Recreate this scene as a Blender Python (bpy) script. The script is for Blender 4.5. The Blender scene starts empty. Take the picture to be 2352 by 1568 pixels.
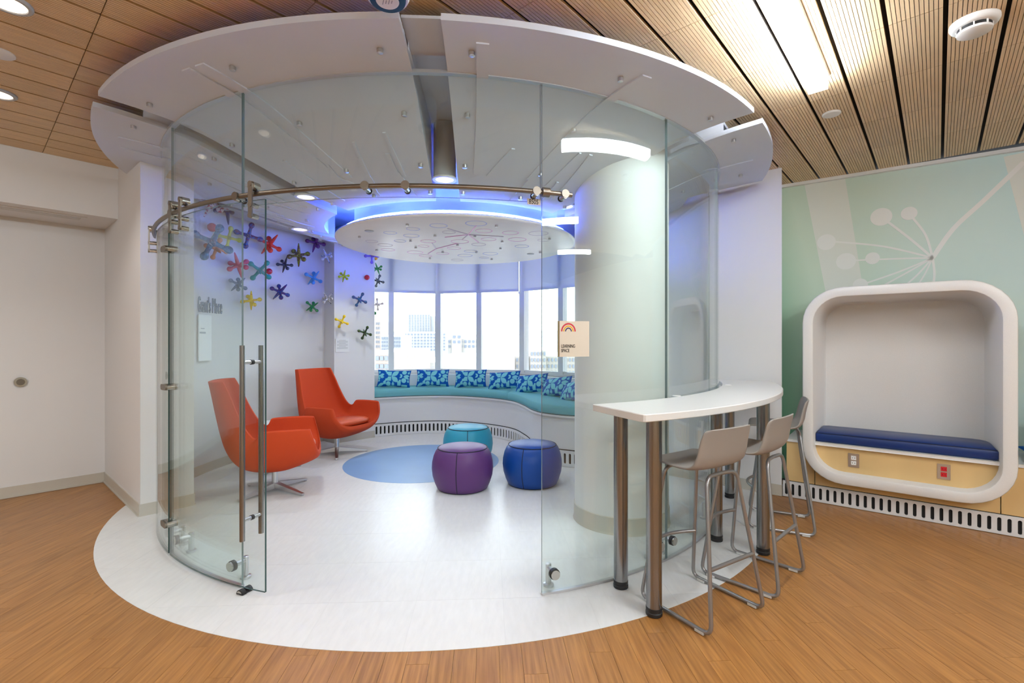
import bpy, bmesh, math, random
from math import sin, cos, pi, radians as R_, atan2, sqrt
from mathutils import Vector, Matrix
random.seed(7)
SC = bpy.context.scene
COL = SC.collection

# ------------------------------------------------------------------ camera, world, exposure
CAMZ = 1.435
cam = bpy.data.cameras.new('camera'); camo = bpy.data.objects.new('camera', cam); COL.objects.link(camo)
cam.sensor_width = 36.0; cam.lens = 17.0; cam.clip_end = 4000; cam.clip_start = 0.05
camo.location = (0, 0, CAMZ); camo.rotation_euler = (pi/2, 0, 0)
SC.camera = camo
F = 2352*17.0/36.0
SC.view_settings.view_transform = 'Standard'; SC.view_settings.look = 'None'
SC.view_settings.gamma = 1.0; SC.view_settings.exposure = 0.86
SC.view_settings.use_curve_mapping = False
cy = SC.cycles
cy.max_bounces = 6; cy.diffuse_bounces = 3; cy.glossy_bounces = 3; cy.transmission_bounces = 6
cy.transparent_max_bounces = 24; cy.use_denoising = True
cy.use_light_tree = False; cy.caustics_reflective = False; cy.caustics_refractive = False; cy.sample_clamp_indirect = 6.0
w = bpy.data.worlds.new('overcast_sky'); SC.world = w; w.use_nodes = True
bg = w.node_tree.nodes['Background']; bg.inputs[0].default_value = (0.84, 0.925, 1.0, 1); bg.inputs[1].default_value = 3.2

# strengths of the lamps, in one place
L_LINEAR = 42.0        # long ceiling fixtures
L_DOWN = 0.9          # down light lenses
P_DOWN = 22.0          # spot power in each down light, watts
L_BLUE = 150.0         # blue cove tube above the disc
L_BLUE2 = 80.0         # blue tubes on top of the petals, lighting drum and slots

# ------------------------------------------------------------------ plan geometry
CX, CY = -0.58, 5.20                   # centre of the round room
bx, by = 0.661, 0.7504                 # ceiling run direction
ax, ay = 0.7504, -0.661                # across it
def P(r, az, z=0.0):
    a = R_(az); return (CX + r*cos(a), CY + r*sin(a), z)
def pix(x, y, z):                      # point where the line of sight through a photo pixel meets height z
    Y = F*(z-CAMZ)/(784.0-y); return ((x-1176.0)/F*Y, Y, z)
def pixd(x, y, Y):
    return ((x-1176.0)/F*Y, Y, CAMZ-(y-784.0)/F*Y)

# ------------------------------------------------------------------ helpers
ORG = {}
class MB:
    def __init__(s): s.v = []; s.f = []; s.m = []
    def add(s, vs, fs, m=0):
        o = len(s.v); s.v += [tuple(p) for p in vs]
        for f in fs: s.f.append(tuple(i+o for i in f)); s.m.append(m)
        return s
    def box(s, c, d, rz=0.0, m=0):
        cx, cy_, cz = c; dx, dy, dz = d[0]/2, d[1]/2, d[2]/2; ca, sa = cos(rz), sin(rz)
        vs = []
        for z in (-dz, dz):
            for x, y in ((-dx,-dy),(dx,-dy),(dx,dy),(-dx,dy)):
                vs.append((cx+x*ca-y*sa, cy_+x*sa+y*ca, cz+z))
        return s.add(vs, [(3,2,1,0),(4,5,6,7),(0,1,5,4),(1,2,6,5),(2,3,7,6),(3,0,4,7)], m)
    def prism(s, poly, z0, z1, m=0, bev=0.0):
        n = len(poly)
        lay = [(0, z0), (0, z1)] if bev <= 0 else [(bev, z0), (0, z0+bev), (0, z1-bev), (bev, z1)]
        cx = sum(p[0] for p in poly)/n; cy_ = sum(p[1] for p in poly)/n
        vs = []
        for b, z in lay:
            for i, p in enumerate(poly):
                if b:
                    p0 = poly[i-1]; p1 = poly[(i+1) % n]
                    def nn(a, c):
                        d = (c[0]-a[0], c[1]-a[1]); l = math.hypot(*d) or 1; return (-d[1]/l, d[0]/l)
                    n0 = nn(p0, p); n1 = nn(p, p1); k = (n0[0]+n1[0], n0[1]+n1[1]); l = math.hypot(*k) or 1
                    vs.append((p[0]+k[0]/l*b, p[1]+k[1]/l*b, z))
                else: vs.append((p[0], p[1], z))
        fs = []
        for L in range(len(lay)-1):
            for i in range(n):
                j = (i+1) % n; fs.append((L*n+i, L*n+j, (L+1)*n+j, (L+1)*n+i))
        fs.append(tuple(range(n-1, -1, -1))); fs.append(tuple((len(lay)-1)*n+i for i in range(n)))
        return s.add(vs, fs, m)
    def tube(s, path, r, n=10, closed=False, m=0, caps=True):
        pts = [Vector(p) for p in path]; k = len(pts)
        rr = r if isinstance(r, (list, tuple)) else [r]*k
        vs = []; up = None
        for i, p in enumerate(pts):
            if closed: t = pts[(i+1) % k]-pts[i-1]
            else: t = pts[min(i+1, k-1)]-pts[max(i-1, 0)]
            t.normalize()
            if up is None:
                up = Vector((0,0,1)) if abs(t.z) < 0.9 else Vector((1,0,0))
            u = (up - t*up.dot(t)); u.normalize(); up = u; v = t.cross(u)
            for j in range(n):
                a = 2*pi*j/n; vs.append(p + (u*cos(a)+v*sin(a))*rr[i])
        fs = []
        for i in range(k if closed else k-1):
            i2 = (i+1) % k
            for j in range(n):
                j2 = (j+1) % n; fs.append((i*n+j, i*n+j2, i2*n+j2, i2*n+j))
        if caps and not closed:
            fs.append(tuple(range(n-1, -1, -1))); fs.append(tuple((k-1)*n+j for j in range(n)))
        return s.add(vs, fs, m)
    def cyl(s, a, b, r, n=16, m=0, r2=None):
        return s.tube([a, b], [r, r if r2 is None else r2], n, m=m)
    def lathe(s, prof, c=(0,0,0), n=32, m=0, mat=None, ring=False):
        if ring: prof = list(prof)+[prof[0]]
        vs = []; k = len(prof)
        for r, z in prof:
            for j in range(n):
                a = 2*pi*j/n; p = Vector((r*cos(a), r*sin(a), z))
                if mat is not None: p = mat @ p
                vs.append((c[0]+p.x, c[1]+p.y, c[2]+p.z))
        fs = []
        for i in range(k-1):
            for j in range(n):
                j2 = (j+1) % n; fs.append((i*n+j, i*n+j2, (i+1)*n+j2, (i+1)*n+j))
        if not ring: fs.append(tuple(range(n-1, -1, -1))); fs.append(tuple((k-1)*n+j for j in range(n)))
        return s.add(vs, fs, m)
    def mesh(s, name, mats, smooth=None, org=(0,0,0), recalc=True):
        me = bpy.data.meshes.new(name)
        me.from_pydata([(x-org[0], y-org[1], z-org[2]) for x, y, z in s.v], [], s.f)
        for mm in (mats if isinstance(mats, (list, tuple)) else [mats]): me.materials.append(mm)
        me.polygons.foreach_set('material_index', s.m)
        if recalc:
            b = bmesh.new(); b.from_mesh(me); bmesh.ops.recalc_face_normals(b, faces=b.faces); b.to_mesh(me); b.free()
        if smooth is not None:
            me.polygons.foreach_set('use_smooth', [True]*len(me.polygons))
            me.set_sharp_from_angle(angle=R_(smooth))
        me.update(); return me
    def build(s, name, mats, parent=None, smooth=None, recalc=True, loc=None):
        org = ORG.get(parent.name, (0,0,0)) if parent is not None else (loc or (0,0,0))
        o = bpy.data.objects.new(name, s.mesh(name, mats, smooth, org, recalc)); COL.objects.link(o)
        if parent is not None: o.parent = parent; ORG[o.name] = org
        else:
            o.location = org; ORG[o.name] = org
        return o
def link(name, me, parent=None, loc=(0,0,0), rot=(0,0,0), scale=None):
    o = bpy.data.objects.new(name, me); COL.objects.link(o); o.location = loc; o.rotation_euler = rot
    if scale: o.scale = scale
    if parent is not None: o.parent = parent
    return o
def thing(name, label, cat, loc=(0,0,0), rz=0.0, group=None, local=False):
    o = bpy.data.objects.new(name, None); COL.objects.link(o); o.empty_display_size = 0.1
    o.location = loc; o.rotation_euler = (0,0,rz)
    ORG[o.name] = (0,0,0) if local else tuple(loc)
    return tag(o, label, cat, group)
def tag(o, label=None, cat=None, group=None, kind=None):
    if label: o['label'] = label
    if cat: o['category'] = cat
    if group: o['group'] = group
    if kind: o['kind'] = kind
    return o
def struct(o, label=None, cat=None): return tag(o, label, cat, None, 'structure')
def copy_tree(o, parent=None):
    c = o.copy(); COL.objects.link(c); c.parent = parent
    for ch in list(o.children): copy_tree(ch, c)
    return c
def arc(r, a0, a1, step=2.0, z=0.0):
    n = max(2, int(abs(a1-a0)/step)+1); return [P(r, a0+(a1-a0)*i/(n-1), z) for i in range(n)]
def catmull(pts, per=10):
    out = []; n = len(pts)
    for i in range(n-1):
        p0 = pts[max(i-1,0)]; p1 = pts[i]; p2 = pts[i+1]; p3 = pts[min(i+2,n-1)]
        for j in range(per):
            t = j/per
            out.append(tuple(0.5*((2*b)+(-a+c)*t+(2*a-5*b+4*c-d)*t*t+(-a+3*b-3*c+d)*t**3) for a,b,c,d in zip(p0,p1,p2,p3)))
    out.append(tuple(pts[-1])); return out
def wallpath(path, z0, z1, th, m=0, mb=None):
    """solid wall standing along a plan polyline, th metres thick to the left of its direction"""
    mb = mb or MB(); n = len(path); nr = []
    for i in range(n):
        a = path[max(i-1,0)]; b = path[min(i+1,n-1)]; d = (b[0]-a[0], b[1]-a[1]); l = math.hypot(*d); nr.append((-d[1]/l, d[0]/l))
    vs = []
    for i, p in enumerate(path):
        q = (p[0]+nr[i][0]*th, p[1]+nr[i][1]*th)
        vs += [(p[0],p[1],z0),(p[0],p[1],z1),(q[0],q[1],z1),(q[0],q[1],z0)]
    fs = []
    for i in range(n-1):
        a, b = i*4, i*4+4
        for k in range(4): fs.append((a+k, a+(k+1)%4, b+(k+1)%4, b+k))
    fs += [(0,1,2,3), ((n-1)*4+3,(n-1)*4+2,(n-1)*4+1,(n-1)*4)]
    return mb.add(vs, fs, m)

# ------------------------------------------------------------------ materials
def s2l(c): return tuple(((x/255.0)/12.92 if x/255.0 <= 0.04045 else (((x/255.0)+0.055)/1.055)**2.4) for x in c)
def rgb(r, g, b): return s2l((r, g, b))
def mat(name, col, rough=0.5, metal=0.0, spec=0.5, bump=0.0, bscale=60.0, var=0.0, vscale=4.0, coat=0.0, stretch=None, objrand=0.0, col2=None):
    m = bpy.data.materials.new(name); m.use_nodes = True; nt = m.node_tree; N = nt.nodes; Lk = nt.links
    b = N['Principled BSDF']; b.inputs['Base Color'].default_value = (*col, 1); b.inputs['Roughness'].default_value = rough
    b.inputs['Metallic'].default_value = metal; b.inputs['Specular IOR Level'].default_value = spec; b.inputs['Coat Weight'].default_value = coat
    tc = N.new('ShaderNodeTexCoord'); vec = tc.outputs['Object']
    if stretch:
        mp = N.new('ShaderNodeMapping'); mp.inputs['Scale'].default_value = stretch; Lk.new(vec, mp.inputs['Vector']); vec = mp.outputs[0]
    if var > 0:
        n = N.new('ShaderNodeTexNoise'); n.inputs['Scale'].default_value = vscale; n.inputs['Detail'].default_value = 4; Lk.new(vec, n.inputs['Vector'])
        r = N.new('ShaderNodeMapRange'); r.inputs['From Min'].default_value = 0.3; r.inputs['From Max'].default_value = 0.7
        Lk.new(n.outputs['Fac'], r.inputs['Value'])
        mx = N.new('ShaderNodeMix'); mx.data_type = 'RGBA'; c2 = col2 or tuple(x*(1-var) for x in col)
        mx.inputs['A'].default_value = (*col, 1); mx.inputs['B'].default_value = (*c2, 1)
        Lk.new(r.outputs[0], mx.inputs['Factor']); out = mx.outputs['Result']
        if objrand > 0:
            oi = N.new('ShaderNodeObjectInfo'); hs = N.new('ShaderNodeHueSaturation'); mr = N.new('ShaderNodeMapRange')
            mr.inputs['To Min'].default_value = 1-objrand; mr.inputs['To Max'].default_value = 1+objrand
            Lk.new(oi.outputs['Random'], mr.inputs['Value']); Lk.new(mr.outputs[0], hs.inputs['Value']); Lk.new(out, hs.inputs['Color']); out = hs.outputs[0]
            ad = N.new('ShaderNodeVectorMath'); ad.operation = 'ADD'; sc_ = N.new('ShaderNodeVectorMath'); sc_.operation = 'SCALE'
            cmb = N.new('ShaderNodeCombineXYZ'); Lk.new(oi.outputs['Random'], cmb.inputs[0]); Lk.new(oi.outputs['Random'], cmb.inputs[1])
            sc_.inputs['Scale'].default_value = 53.0; Lk.new(cmb.outputs[0], sc_.inputs[0]); Lk.new(vec, ad.inputs[0]); Lk.new(sc_.outputs[0], ad.inputs[1])
            Lk.new(ad.outputs[0], n.inputs['Vector'])
        Lk.new(out, b.inputs['Base Color'])
    if bump > 0:
        n2 = N.new('ShaderNodeTexNoise'); n2.inputs['Scale'].default_value = bscale; n2.inputs['Detail'].default_value = 3; Lk.new(vec, n2.inputs['Vector'])
        bp = N.new('ShaderNodeBump'); bp.inputs['Strength'].default_value = bump; bp.inputs['Distance'].default_value = 0.004
        Lk.new(n2.outputs['Fac'], bp.inputs['Height']); Lk.new(bp.outputs[0], b.inputs['Normal'])
    return m
def emis(name, col, s):
    m = bpy.data.materials.new(name); m.use_nodes = True; b = m.node_tree.nodes['Principled BSDF']
    b.inputs['Base Color'].default_value = (*col, 1); b.inputs['Emission Color'].default_value = (*col, 1); b.inputs['Emission Strength'].default_value = s; return m
def glass(name, tint, f0=0.05):
    m = bpy.data.materials.new(name); m.use_nodes = True; nt = m.node_tree; N = nt.nodes; Lk = nt.links
    N.remove(N['Principled BSDF']); out = N['Material Output']
    tr = N.new('ShaderNodeBsdfTransparent'); tr.inputs[0].default_value = (*tint, 1)
    gl = N.new('ShaderNodeBsdfGlossy'); gl.inputs['Roughness'].default_value = 0.0; gl.inputs['Color'].default_value = (1,1,1,1)
    lw = N.new('ShaderNodeLayerWeight'); lw.inputs['Blend'].default_value = 0.5
    pw = N.new('ShaderNodeMath'); pw.operation = 'POWER'; pw.inputs[1].default_value = 5.0; Lk.new(lw.outputs['Facing'], pw.inputs[0])
    mr = N.new('ShaderNodeMapRange'); mr.inputs['To Min'].default_value = f0; mr.inputs['To Max'].default_value = 1.0; Lk.new(pw.outputs[0], mr.inputs['Value'])
    mx = N.new('ShaderNodeMixShader'); Lk.new(mr.outputs[0], mx.inputs[0]); Lk.new(tr.outputs[0], mx.inputs[1]); Lk.new(gl.outputs[0], mx.inputs[2])
    Lk.new(mx.outputs[0], out.inputs[0]); return m

M = {}
M['wall'] = mat('white_wall_paint', (0.76,0.75,0.745), 0.6)
M['wallblue'] = M['wall']
M['trim'] = mat('beige_vinyl_base', rgb(198,192,180), 0.45)
M['floorwood'] = mat('cherry_plank_vinyl', rgb(180,128,70), 0.34, var=0.5, vscale=3.2, stretch=(20,1.0,1), objrand=0.07, col2=rgb(142,94,46), bump=0.04, bscale=60)
M['tile'] = mat('white_stone_vinyl', (0.78,0.775,0.765), 0.3, var=0.06, vscale=5, stretch=(7,1.6,1), objrand=0.018, bump=0.16, bscale=9)
M['bluefloor'] = mat('blue_floor_vinyl', rgb(128,165,210), 0.38, var=0.06, vscale=3)
M['ceilwood'] = mat('oak_slat_veneer', rgb(232,204,164), 0.5, var=0.14, vscale=3, stretch=(14,1.2,1), objrand=0.06)
M['ceilback'] = mat('dark_void', (0.018,0.013,0.010), 0.9)
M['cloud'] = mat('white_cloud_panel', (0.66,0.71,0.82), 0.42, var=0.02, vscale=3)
M['plenum'] = mat('plenum_paint', (0.60,0.63,0.70), 0.6)
M['steel'] = mat('brushed_steel', (0.29,0.29,0.295), 0.26, 1.0, bump=0.03, bscale=300)
M['bronze'] = mat('satin_nickel_rail', (0.23,0.20,0.165), 0.36, 1.0)
M['nickel'] = mat('polished_nickel', (0.50,0.48,0.44), 0.22, 1.0)
M['chrome'] = mat('satin_aluminium', (0.62,0.62,0.63), 0.28, 1.0)
M['stoolmetal'] = mat('grey_powder_coat_tube', (0.32,0.315,0.32), 0.34, 0.75)
M['black'] = mat('black_rubber', (0.012,0.012,0.014), 0.45)
M['glass'] = glass('clear_green_glass', (0.925,0.965,0.95), 0.042)
M['doorglass'] = glass('clear_door_glass', (0.935,0.965,0.955), 0.038)
M['glassedge'] = mat('dark_green_glass_edge', (0.035,0.075,0.07), 0.15)
M['winglass'] = glass('window_glass', (0.97,0.985,0.985), 0.04)
M['quartz'] = mat('white_quartz', (0.80,0.785,0.76), 0.22, var=0.05, vscale=260)
M['stool'] = mat('taupe_grey_plastic', rgb(146,140,135), 0.5)
M['orange'] = mat('orange_wool', rgb(200,70,30), 0.78, bump=0.12, bscale=500, spec=0.25)
M['orangeleather'] = mat('orange_leather', rgb(206,86,44), 0.4, bump=0.06, bscale=160)
M['purple'] = mat('purple_vinyl', rgb(92,52,112), 0.42, spec=0.4)
M['blue'] = mat('royal_blue_vinyl', rgb(8,68,150), 0.40, spec=0.4)
M['teal'] = mat('teal_vinyl', rgb(48,158,186), 0.42, spec=0.4)
M['seam'] = mat('dark_seam_cord', (0.012,0.012,0.025), 0.6)
M['aqua'] = mat('aqua_cushion_fabric', rgb(112,178,186), 0.85, bump=0.25, bscale=150, spec=0.2)
M['bench'] = mat('white_bench_laminate', (0.76,0.76,0.77), 0.35)
M['solid'] = mat('white_solid_surface', (0.80,0.785,0.765), 0.35, var=0.05, vscale=220)
M['maple'] = mat('maple_laminate', rgb(230,196,138), 0.42, var=0.16, vscale=3, stretch=(1,1,0.12))
M['navy'] = mat('navy_vinyl', rgb(12,48,112), 0.35, spec=0.5)
M['register'] = mat('white_metal_register', (0.74,0.74,0.75), 0.4)
M['slotback'] = mat('dark_register_inside', (0.008,0.008,0.008), 0.8)
M['white'] = mat('white_plastic', (0.80,0.80,0.79), 0.4)
M['grey'] = mat('grey_plastic', (0.35,0.35,0.36), 0.4)
M['print'] = mat('mural_white_print', (0.82,0.84,0.81), 0.5)
M['blind'] = mat('roller_blind_cloth', (0.74,0.76,0.78), 0.8)
def blind_mat():
    m = mat('roller_blind_cloth', (0.74,0.77,0.80), 0.8); nt = m.node_tree; b = nt.nodes['Principled BSDF']; out = nt.nodes['Material Output']
    t = nt.nodes.new('ShaderNodeBsdfTranslucent'); t.inputs[0].default_value = (0.78,0.80,0.82,1); mx = nt.nodes.new('ShaderNodeMixShader'); mx.inputs[0].default_value = 0.5
    nt.links.new(b.outputs[0], mx.inputs[1]); nt.links.new(t.outputs[0], mx.inputs[2]); nt.links.new(mx.outputs[0], out.inputs[0]); return m
M['blind'] = blind_mat()
M['frame'] = mat('window_frame_white', (0.72,0.74,0.76), 0.4)
M['cream'] = mat('cream_sign_panel', rgb(208,197,180), 0.45)
M['olive'] = mat('sign_olive_edge', rgb(178,168,130), 0.5)
M['ink'] = mat('dark_print', (0.025,0.018,0.012), 0.6)
M['letter'] = mat('grey_letters', (0.28,0.33,0.38), 0.4)
M['red'] = mat('red_plastic', rgb(200,24,40), 0.3)
M['light'] = emis('linear_diffuser', (0.87,0.945,1.0), L_LINEAR)
M['down'] = emis('down_light_lens', (1.0,0.87,0.72), L_DOWN)
M['cove'] = emis('blue_cove_tube', (0.08,0.18,1.0), L_BLUE); M['cove2'] = emis('blue_slot_tube', (0.11,0.21,1.0), L_BLUE2)
M['cansh'] = mat('light_grey_can', (0.44,0.47,0.52), 0.4)
M['farwall'] = mat('pale_green_back_wall', (0.66,0.66,0.52), 0.6)

# mural gradient: green by the column to pale aqua further along (printed on the wall)
def mural():
    m = mat('mural_print', (0.5,0.7,0.6), 0.5); nt = m.node_tree; N = nt.nodes; Lk = nt.links; b = N['Principled BSDF']
    tc = N.new('ShaderNodeTexCoord'); sp = N.new('ShaderNodeSeparateXYZ'); Lk.new(tc.outputs['Object'], sp.inputs[0])
    r = N.new('ShaderNodeValToRGB'); e = r.color_ramp.elements
    e[0].position = 0.0; e[0].color = (*rgb(112,172,136), 1); e[1].position = 1.0; e[1].color = (*rgb(196,228,232), 1)
    k = e.new(0.22); k.color = (*rgb(200,220,200), 1); k = e.new(0.55); k.color = (*rgb(206,226,216), 1)
    mr = N.new('ShaderNodeMapRange'); mr.inputs['From Min'].default_value = -0.3; mr.inputs['From Max'].default_value = 2.4
    ad = N.new('ShaderNodeMath'); ad.operation = 'MULTIPLY_ADD'; ad.inputs[1].default_value = 0.22
    Lk.new(sp.outputs['Z'], ad.inputs[0]); Lk.new(sp.outputs['X'], ad.inputs[2])
    sb = N.new('ShaderNodeMath'); sb.operation = 'SUBTRACT'; sb.inputs[1].default_value = 0.42; Lk.new(ad.outputs[0], sb.inputs[0])
    Lk.new(sb.outputs[0], mr.inputs['Value']); Lk.new(mr.outputs[0], r.inputs[0]); Lk.new(r.outputs[0], b.inputs['Base Color']); return m
M['mural'] = mural()

# ================================================================== THE SETTING
RW, RG, RD, RRAIL = 2.965, 2.575, 2.612, 2.63
px_, py_ = -0.05, 0.9987               # plank direction
qx_, qy_ = 0.9987, 0.05                # across the planks
def seen(x, y, z, mg=0):
    if y < 0.3: return False
    u = 1176+F*x/y; v = 784-F*(z-CAMZ)/y; return -mg < u < 2352+mg and -mg < v < 1568+mg

# ---- floor
fl = MB().box((0, 2.0, -0.06), (16, 18, 0.1)).build('floor', M['floorwood'])
struct(fl)
PW, PL = 0.104, 0.92
pm = MB(); pm.box((0, 0, -0.005), (PW-0.0012, PL-0.0012, 0.01)); plank = pm.mesh('plank', M['floorwood'])
rot = atan2(-px_, py_)
rest = MB(); cnt = 0; cand = []
for i in range(-62, 62):
    off = ((i*0.381) % 1.0)*PL
    for j in range(-7, 9):
        u = i*PW; v = j*PL+off
        x = qx_*u+px_*v; y = qy_*u+py_*v
        if not (-6.4 < x < 6.4 and -5.8 < y < 7.0): continue
        ends = [(x+px_*s*PL/2, y+py_*s*PL/2) for s in (-1, 0, 1)]
        if all(math.hypot(ex-CX, ey-CY) < RW-0.08 for ex, ey in ends): continue
        vis = any(seen(ex, ey, 0, 30) for ex, ey in ends) and (x*0.6248+y*0.7808 < 5.2)
        cand.append((not vis, math.hypot(x, y), x, y))
cand.sort()
for k, (nv, d, x, y) in enumerate(cand):
    if not nv and cnt < 300:
        link('plank', plank, fl, (x, y, 0), (0, 0, rot)); cnt += 1
    else:
        rest.box((x, y, -0.005), (PW-0.0012, PL-0.0012, 0.01), rot)
tag(rest.build('planks_beyond', M['floorwood'], fl), kind='stuff')
# white stone-look tiles clipped to the circle
def clip(poly, circ):
    out = poly
    n = len(circ)
    for i in range(n):
        a, b = circ[i], circ[(i+1) % n]; inp = out; out = []
        if not inp: return []
        def side(p): return (b[0]-a[0])*(p[1]-a[1])-(b[1]-a[1])*(p[0]-a[0])
        for j in range(len(inp)):
            p, q = inp[j], inp[(j+1) % len(inp)]; sp_, sq = side(p), side(q)
            if sp_ >= 0: out.append(p)
            if (sp_ >= 0) != (sq >= 0):
                t = sp_/(sp_-sq); out.append((p[0]+(q[0]-p[0])*t, p[1]+(q[1]-p[1])*t))
    return out
circ = [P(RW, 360*i/160)[:2] for i in range(160)]
T = 0.478
u0 = qx_*(-0.54)+qy_*2.9; v0 = px_*(-0.54)+py_*2.675
for i in range(-7, 8):
    for j in range(-2, 13):
        a, b = u0+i*T, v0+j*T; g = 0.0006
        sq = [(qx_*u+px_*v, qy_*u+py_*v) for u, v in ((a+g,b+g),(a+T-g,b+g),(a+T-g,b+T-g),(a+g,b+T-g))]
        pl = clip(sq, circ)
        if len(pl) < 3: continue
        cxm = sum(p[0] for p in pl)/len(pl); cym = sum(p[1] for p in pl)/len(pl)
        o = bpy.data.objects.new('floor_tile', MB().prism([(x-cxm, y-cym) for x, y in pl], 0.0002, 0.002).mesh('floor_tile', M['tile']))
        COL.objects.link(o); o.location = (cxm, cym, 0); o.parent = fl
o = MB().prism([P(RW-0.002, 360*i/128)[:2] for i in range(128)], 0.0, 0.0012).build('tile_grout', mat('tile_joint', (0.66,0.66,0.65), 0.5), fl)
o = MB().prism([(-1.07+0.91*cos(2*pi*i/96), 5.80+0.91*sin(2*pi*i/96)) for i in range(96)], 0.002, 0.0035).build('blue_floor_circle', M['bluefloor'], fl)

# ---- ceiling: slatted wood panels under a dark void
HC = 3.05
ce = MB().box((0, 1.5, HC+0.07), (17, 17, 0.06)).build('ceiling', M['ceilback']); struct(ce)
Wp, Lp = 0.2235, 0.66
pmb = MB(); ns = 12; wslat = (Wp-0.017)/ns
for k in range(ns):
    x0 = -(Wp-0.017)/2+k*wslat; x1 = x0+wslat-0.0028
    y0, y1 = -(Lp-0.004)/2, (Lp-0.004)/2
    pmb.add([(x0,y0,0),(x1,y0,0),(x1,y1,0),(x0,y1,0),(x0,y0,.014),(x1,y0,.014),(x1,y1,.014),(x0,y1,.014)],
            [(3,2,1,0),(0,1,5,4),(1,2,6,5),(2,3,7,6),(3,0,4,7)])
hw = (Wp-0.017)/2
pmb.add([(-hw,-Lp/2+.004,.014),(hw,-Lp/2+.004,.014),(hw,Lp/2-.004,.014),(-hw,Lp/2-.004,.014)], [(3,2,1,0)], 1)
pmesh = pmb.mesh('ceiling_panel', [M['ceilwood'], M['ceilback']], recalc=False)
def runs(k): return -1.11+0.2215*k if k < 0 else -1.11+0.228*k
LT = [-4.7+0.66*i for i in range(0, 8)]
joints = [0.45-0.66*8+0.66*i for i in range(8)] + [0.45, 1.11, 1.79, 2.45, 3.13, 3.78, 4.41, 5.05, 5.70, 6.36]
crot = atan2(-bx, by)
G0 = (2.806, 5.012); gdir = (0.8265, -0.5629)            # green wall line
def infront_green(x, y): return (x-G0[0])*0.5629+(y-G0[1])*0.8265 < 0.12
SOF = (-3.686, 4.524)
def room_left(x, y): return (x-SOF[0])*ax+(y-SOF[1])*ay > -0.12
rest = []; near = []
for k in range(-26, 24):
    s = (runs(k)+runs(k+1))/2
    for j in range(len(joints)-1):
        t = (joints[j]+joints[j+1])/2; x = ax*s+bx*t; y = ay*s+by*t
        L = joints[j+1]-joints[j]
        if not (-7 < x < 7 and -5.2 < y < 7.2): continue
        if math.hypot(x-CX, y-CY) < 2.55 or not infront_green(x, y) or not room_left(x, y): continue
        if y > 4.6 and x < 1.5 and x > -3.4: continue
        vis = any(seen(x+bx*e*L/2+ax*f, y+by*e*L/2+ay*f, HC, 10) for e in (-1,0,1) for f in (-.1,.1))
        (near if vis else rest).append((math.hypot(x, y), x, y, L, runs(k+1)-runs(k)))
near.sort()
for k, (d, x, y, L, W) in enumerate(near):
    if k < 300: link('ceiling_panel', pmesh, ce, (x, y, HC), (0, 0, crot), (W/Wp, L/Lp, 1))
    else: rest.append((d, x, y, L, W))
rm = MB()
for d, x, y, L, W in rest:
    rm.box((x, y, HC+0.008), (W-0.017, L-0.004, 0.016), crot)
if rm.v: tag(rm.build('ceiling_panels_beyond', M['ceilwood'], ce), kind='stuff')

# ---- left side: soffit, recessed wall, stub wall
S0 = (-3.041, 3.956)
def along(p, d, t): return (p[0]+d[0]*t, p[1]+d[1]*t)
A_, B_ = (ax, ay), (bx, by); NA = (-ax, -ay)
S1 = along(S0, B_, 0.38)
cor = along(S0, NA, 1.5)                # inner corner of the recess
sof = along(S0, NA, 0.86)
wl = MB(); wallpath([along(cor, B_, -4.2), along(cor, B_, 0.45)], 0, HC, 0.15, mb=wl); struct(wl.build('wall_left', M['wall']))
wl = MB(); q = [along(sof, B_, -4.0), sof, cor, along(cor, B_, -4.0)]
wl.prism(q, 2.58, HC+0.02); so = struct(wl.build('wall_left_soffit', M['wall']))
g0 = along(along(sof, NA, 0.16), B_, -0.30)
def plate(c, dirv, lx, ly, z, th, mb, m=0):
    mb.box((c[0], c[1], z), (lx, ly, th), atan2(dirv[1], dirv[0]), m)
gm = MB(); gc = along(along(sof, NA, 0.22), B_, -0.85); plate(gc, B_, 1.3, 0.17, 2.577, 0.008, gm)
gobj = gm.build('air_grille', M['wall'], so)
gm = MB(); plate(gc, B_, 1.22, 0.10, 2.571, 0.006, gm); gm.build('grille_face', mat('grille_white', (0.6,0.59,0.57), 0.5), so)
ar0 = P(2.78, 0)
stub = MB(); stub.prism([S0, S1, along(S1, NA, 0.75), along(S0, NA, 1.7)], 0, HC+0.02)
struct(stub.build('wall_stub', M['wall']))
E2 = (-2.06, 7.247); K2 = (-2.504, 6.81); K1 = (-2.757, 7.026)
azK = math.degrees(atan2(K1[1]-CY, K1[0]-CX))
arcp = arc(2.78, 196, azK, 2.5)
wr = MB(); wallpath([p[:2] for p in arcp], 0, HC+0.02, 0.16, mb=wr)
struct(wr.build('wall_curved', M['wall'], smooth=30))
pil = MB(); pil.prism([K2, E2, along(E2, (-0.35,0.94), 0.75), along(K1, (-0.35,0.94), 0.5), K1], 0, HC+0.02)
struct(pil.build('wall_pilaster', M['wall']))
# right: wall face running behind the glass, its free corner by the counter
WR0 = (2.506, 4.491); WRd = (-0.7592, 0.6508)
WR1 = along(WR0, WRd, 1.5); WR2 = along(WR1, B_, 1.35)
rw = MB(); rw.prism([WR0, along(WR0, (0.46,0.89), 0.62), along(along(WR1, B_, 1.35), A_, 0.25), WR2, WR1], 0, HC+0.02)
struct(rw.build('wall_right', M['wall']))
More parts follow.
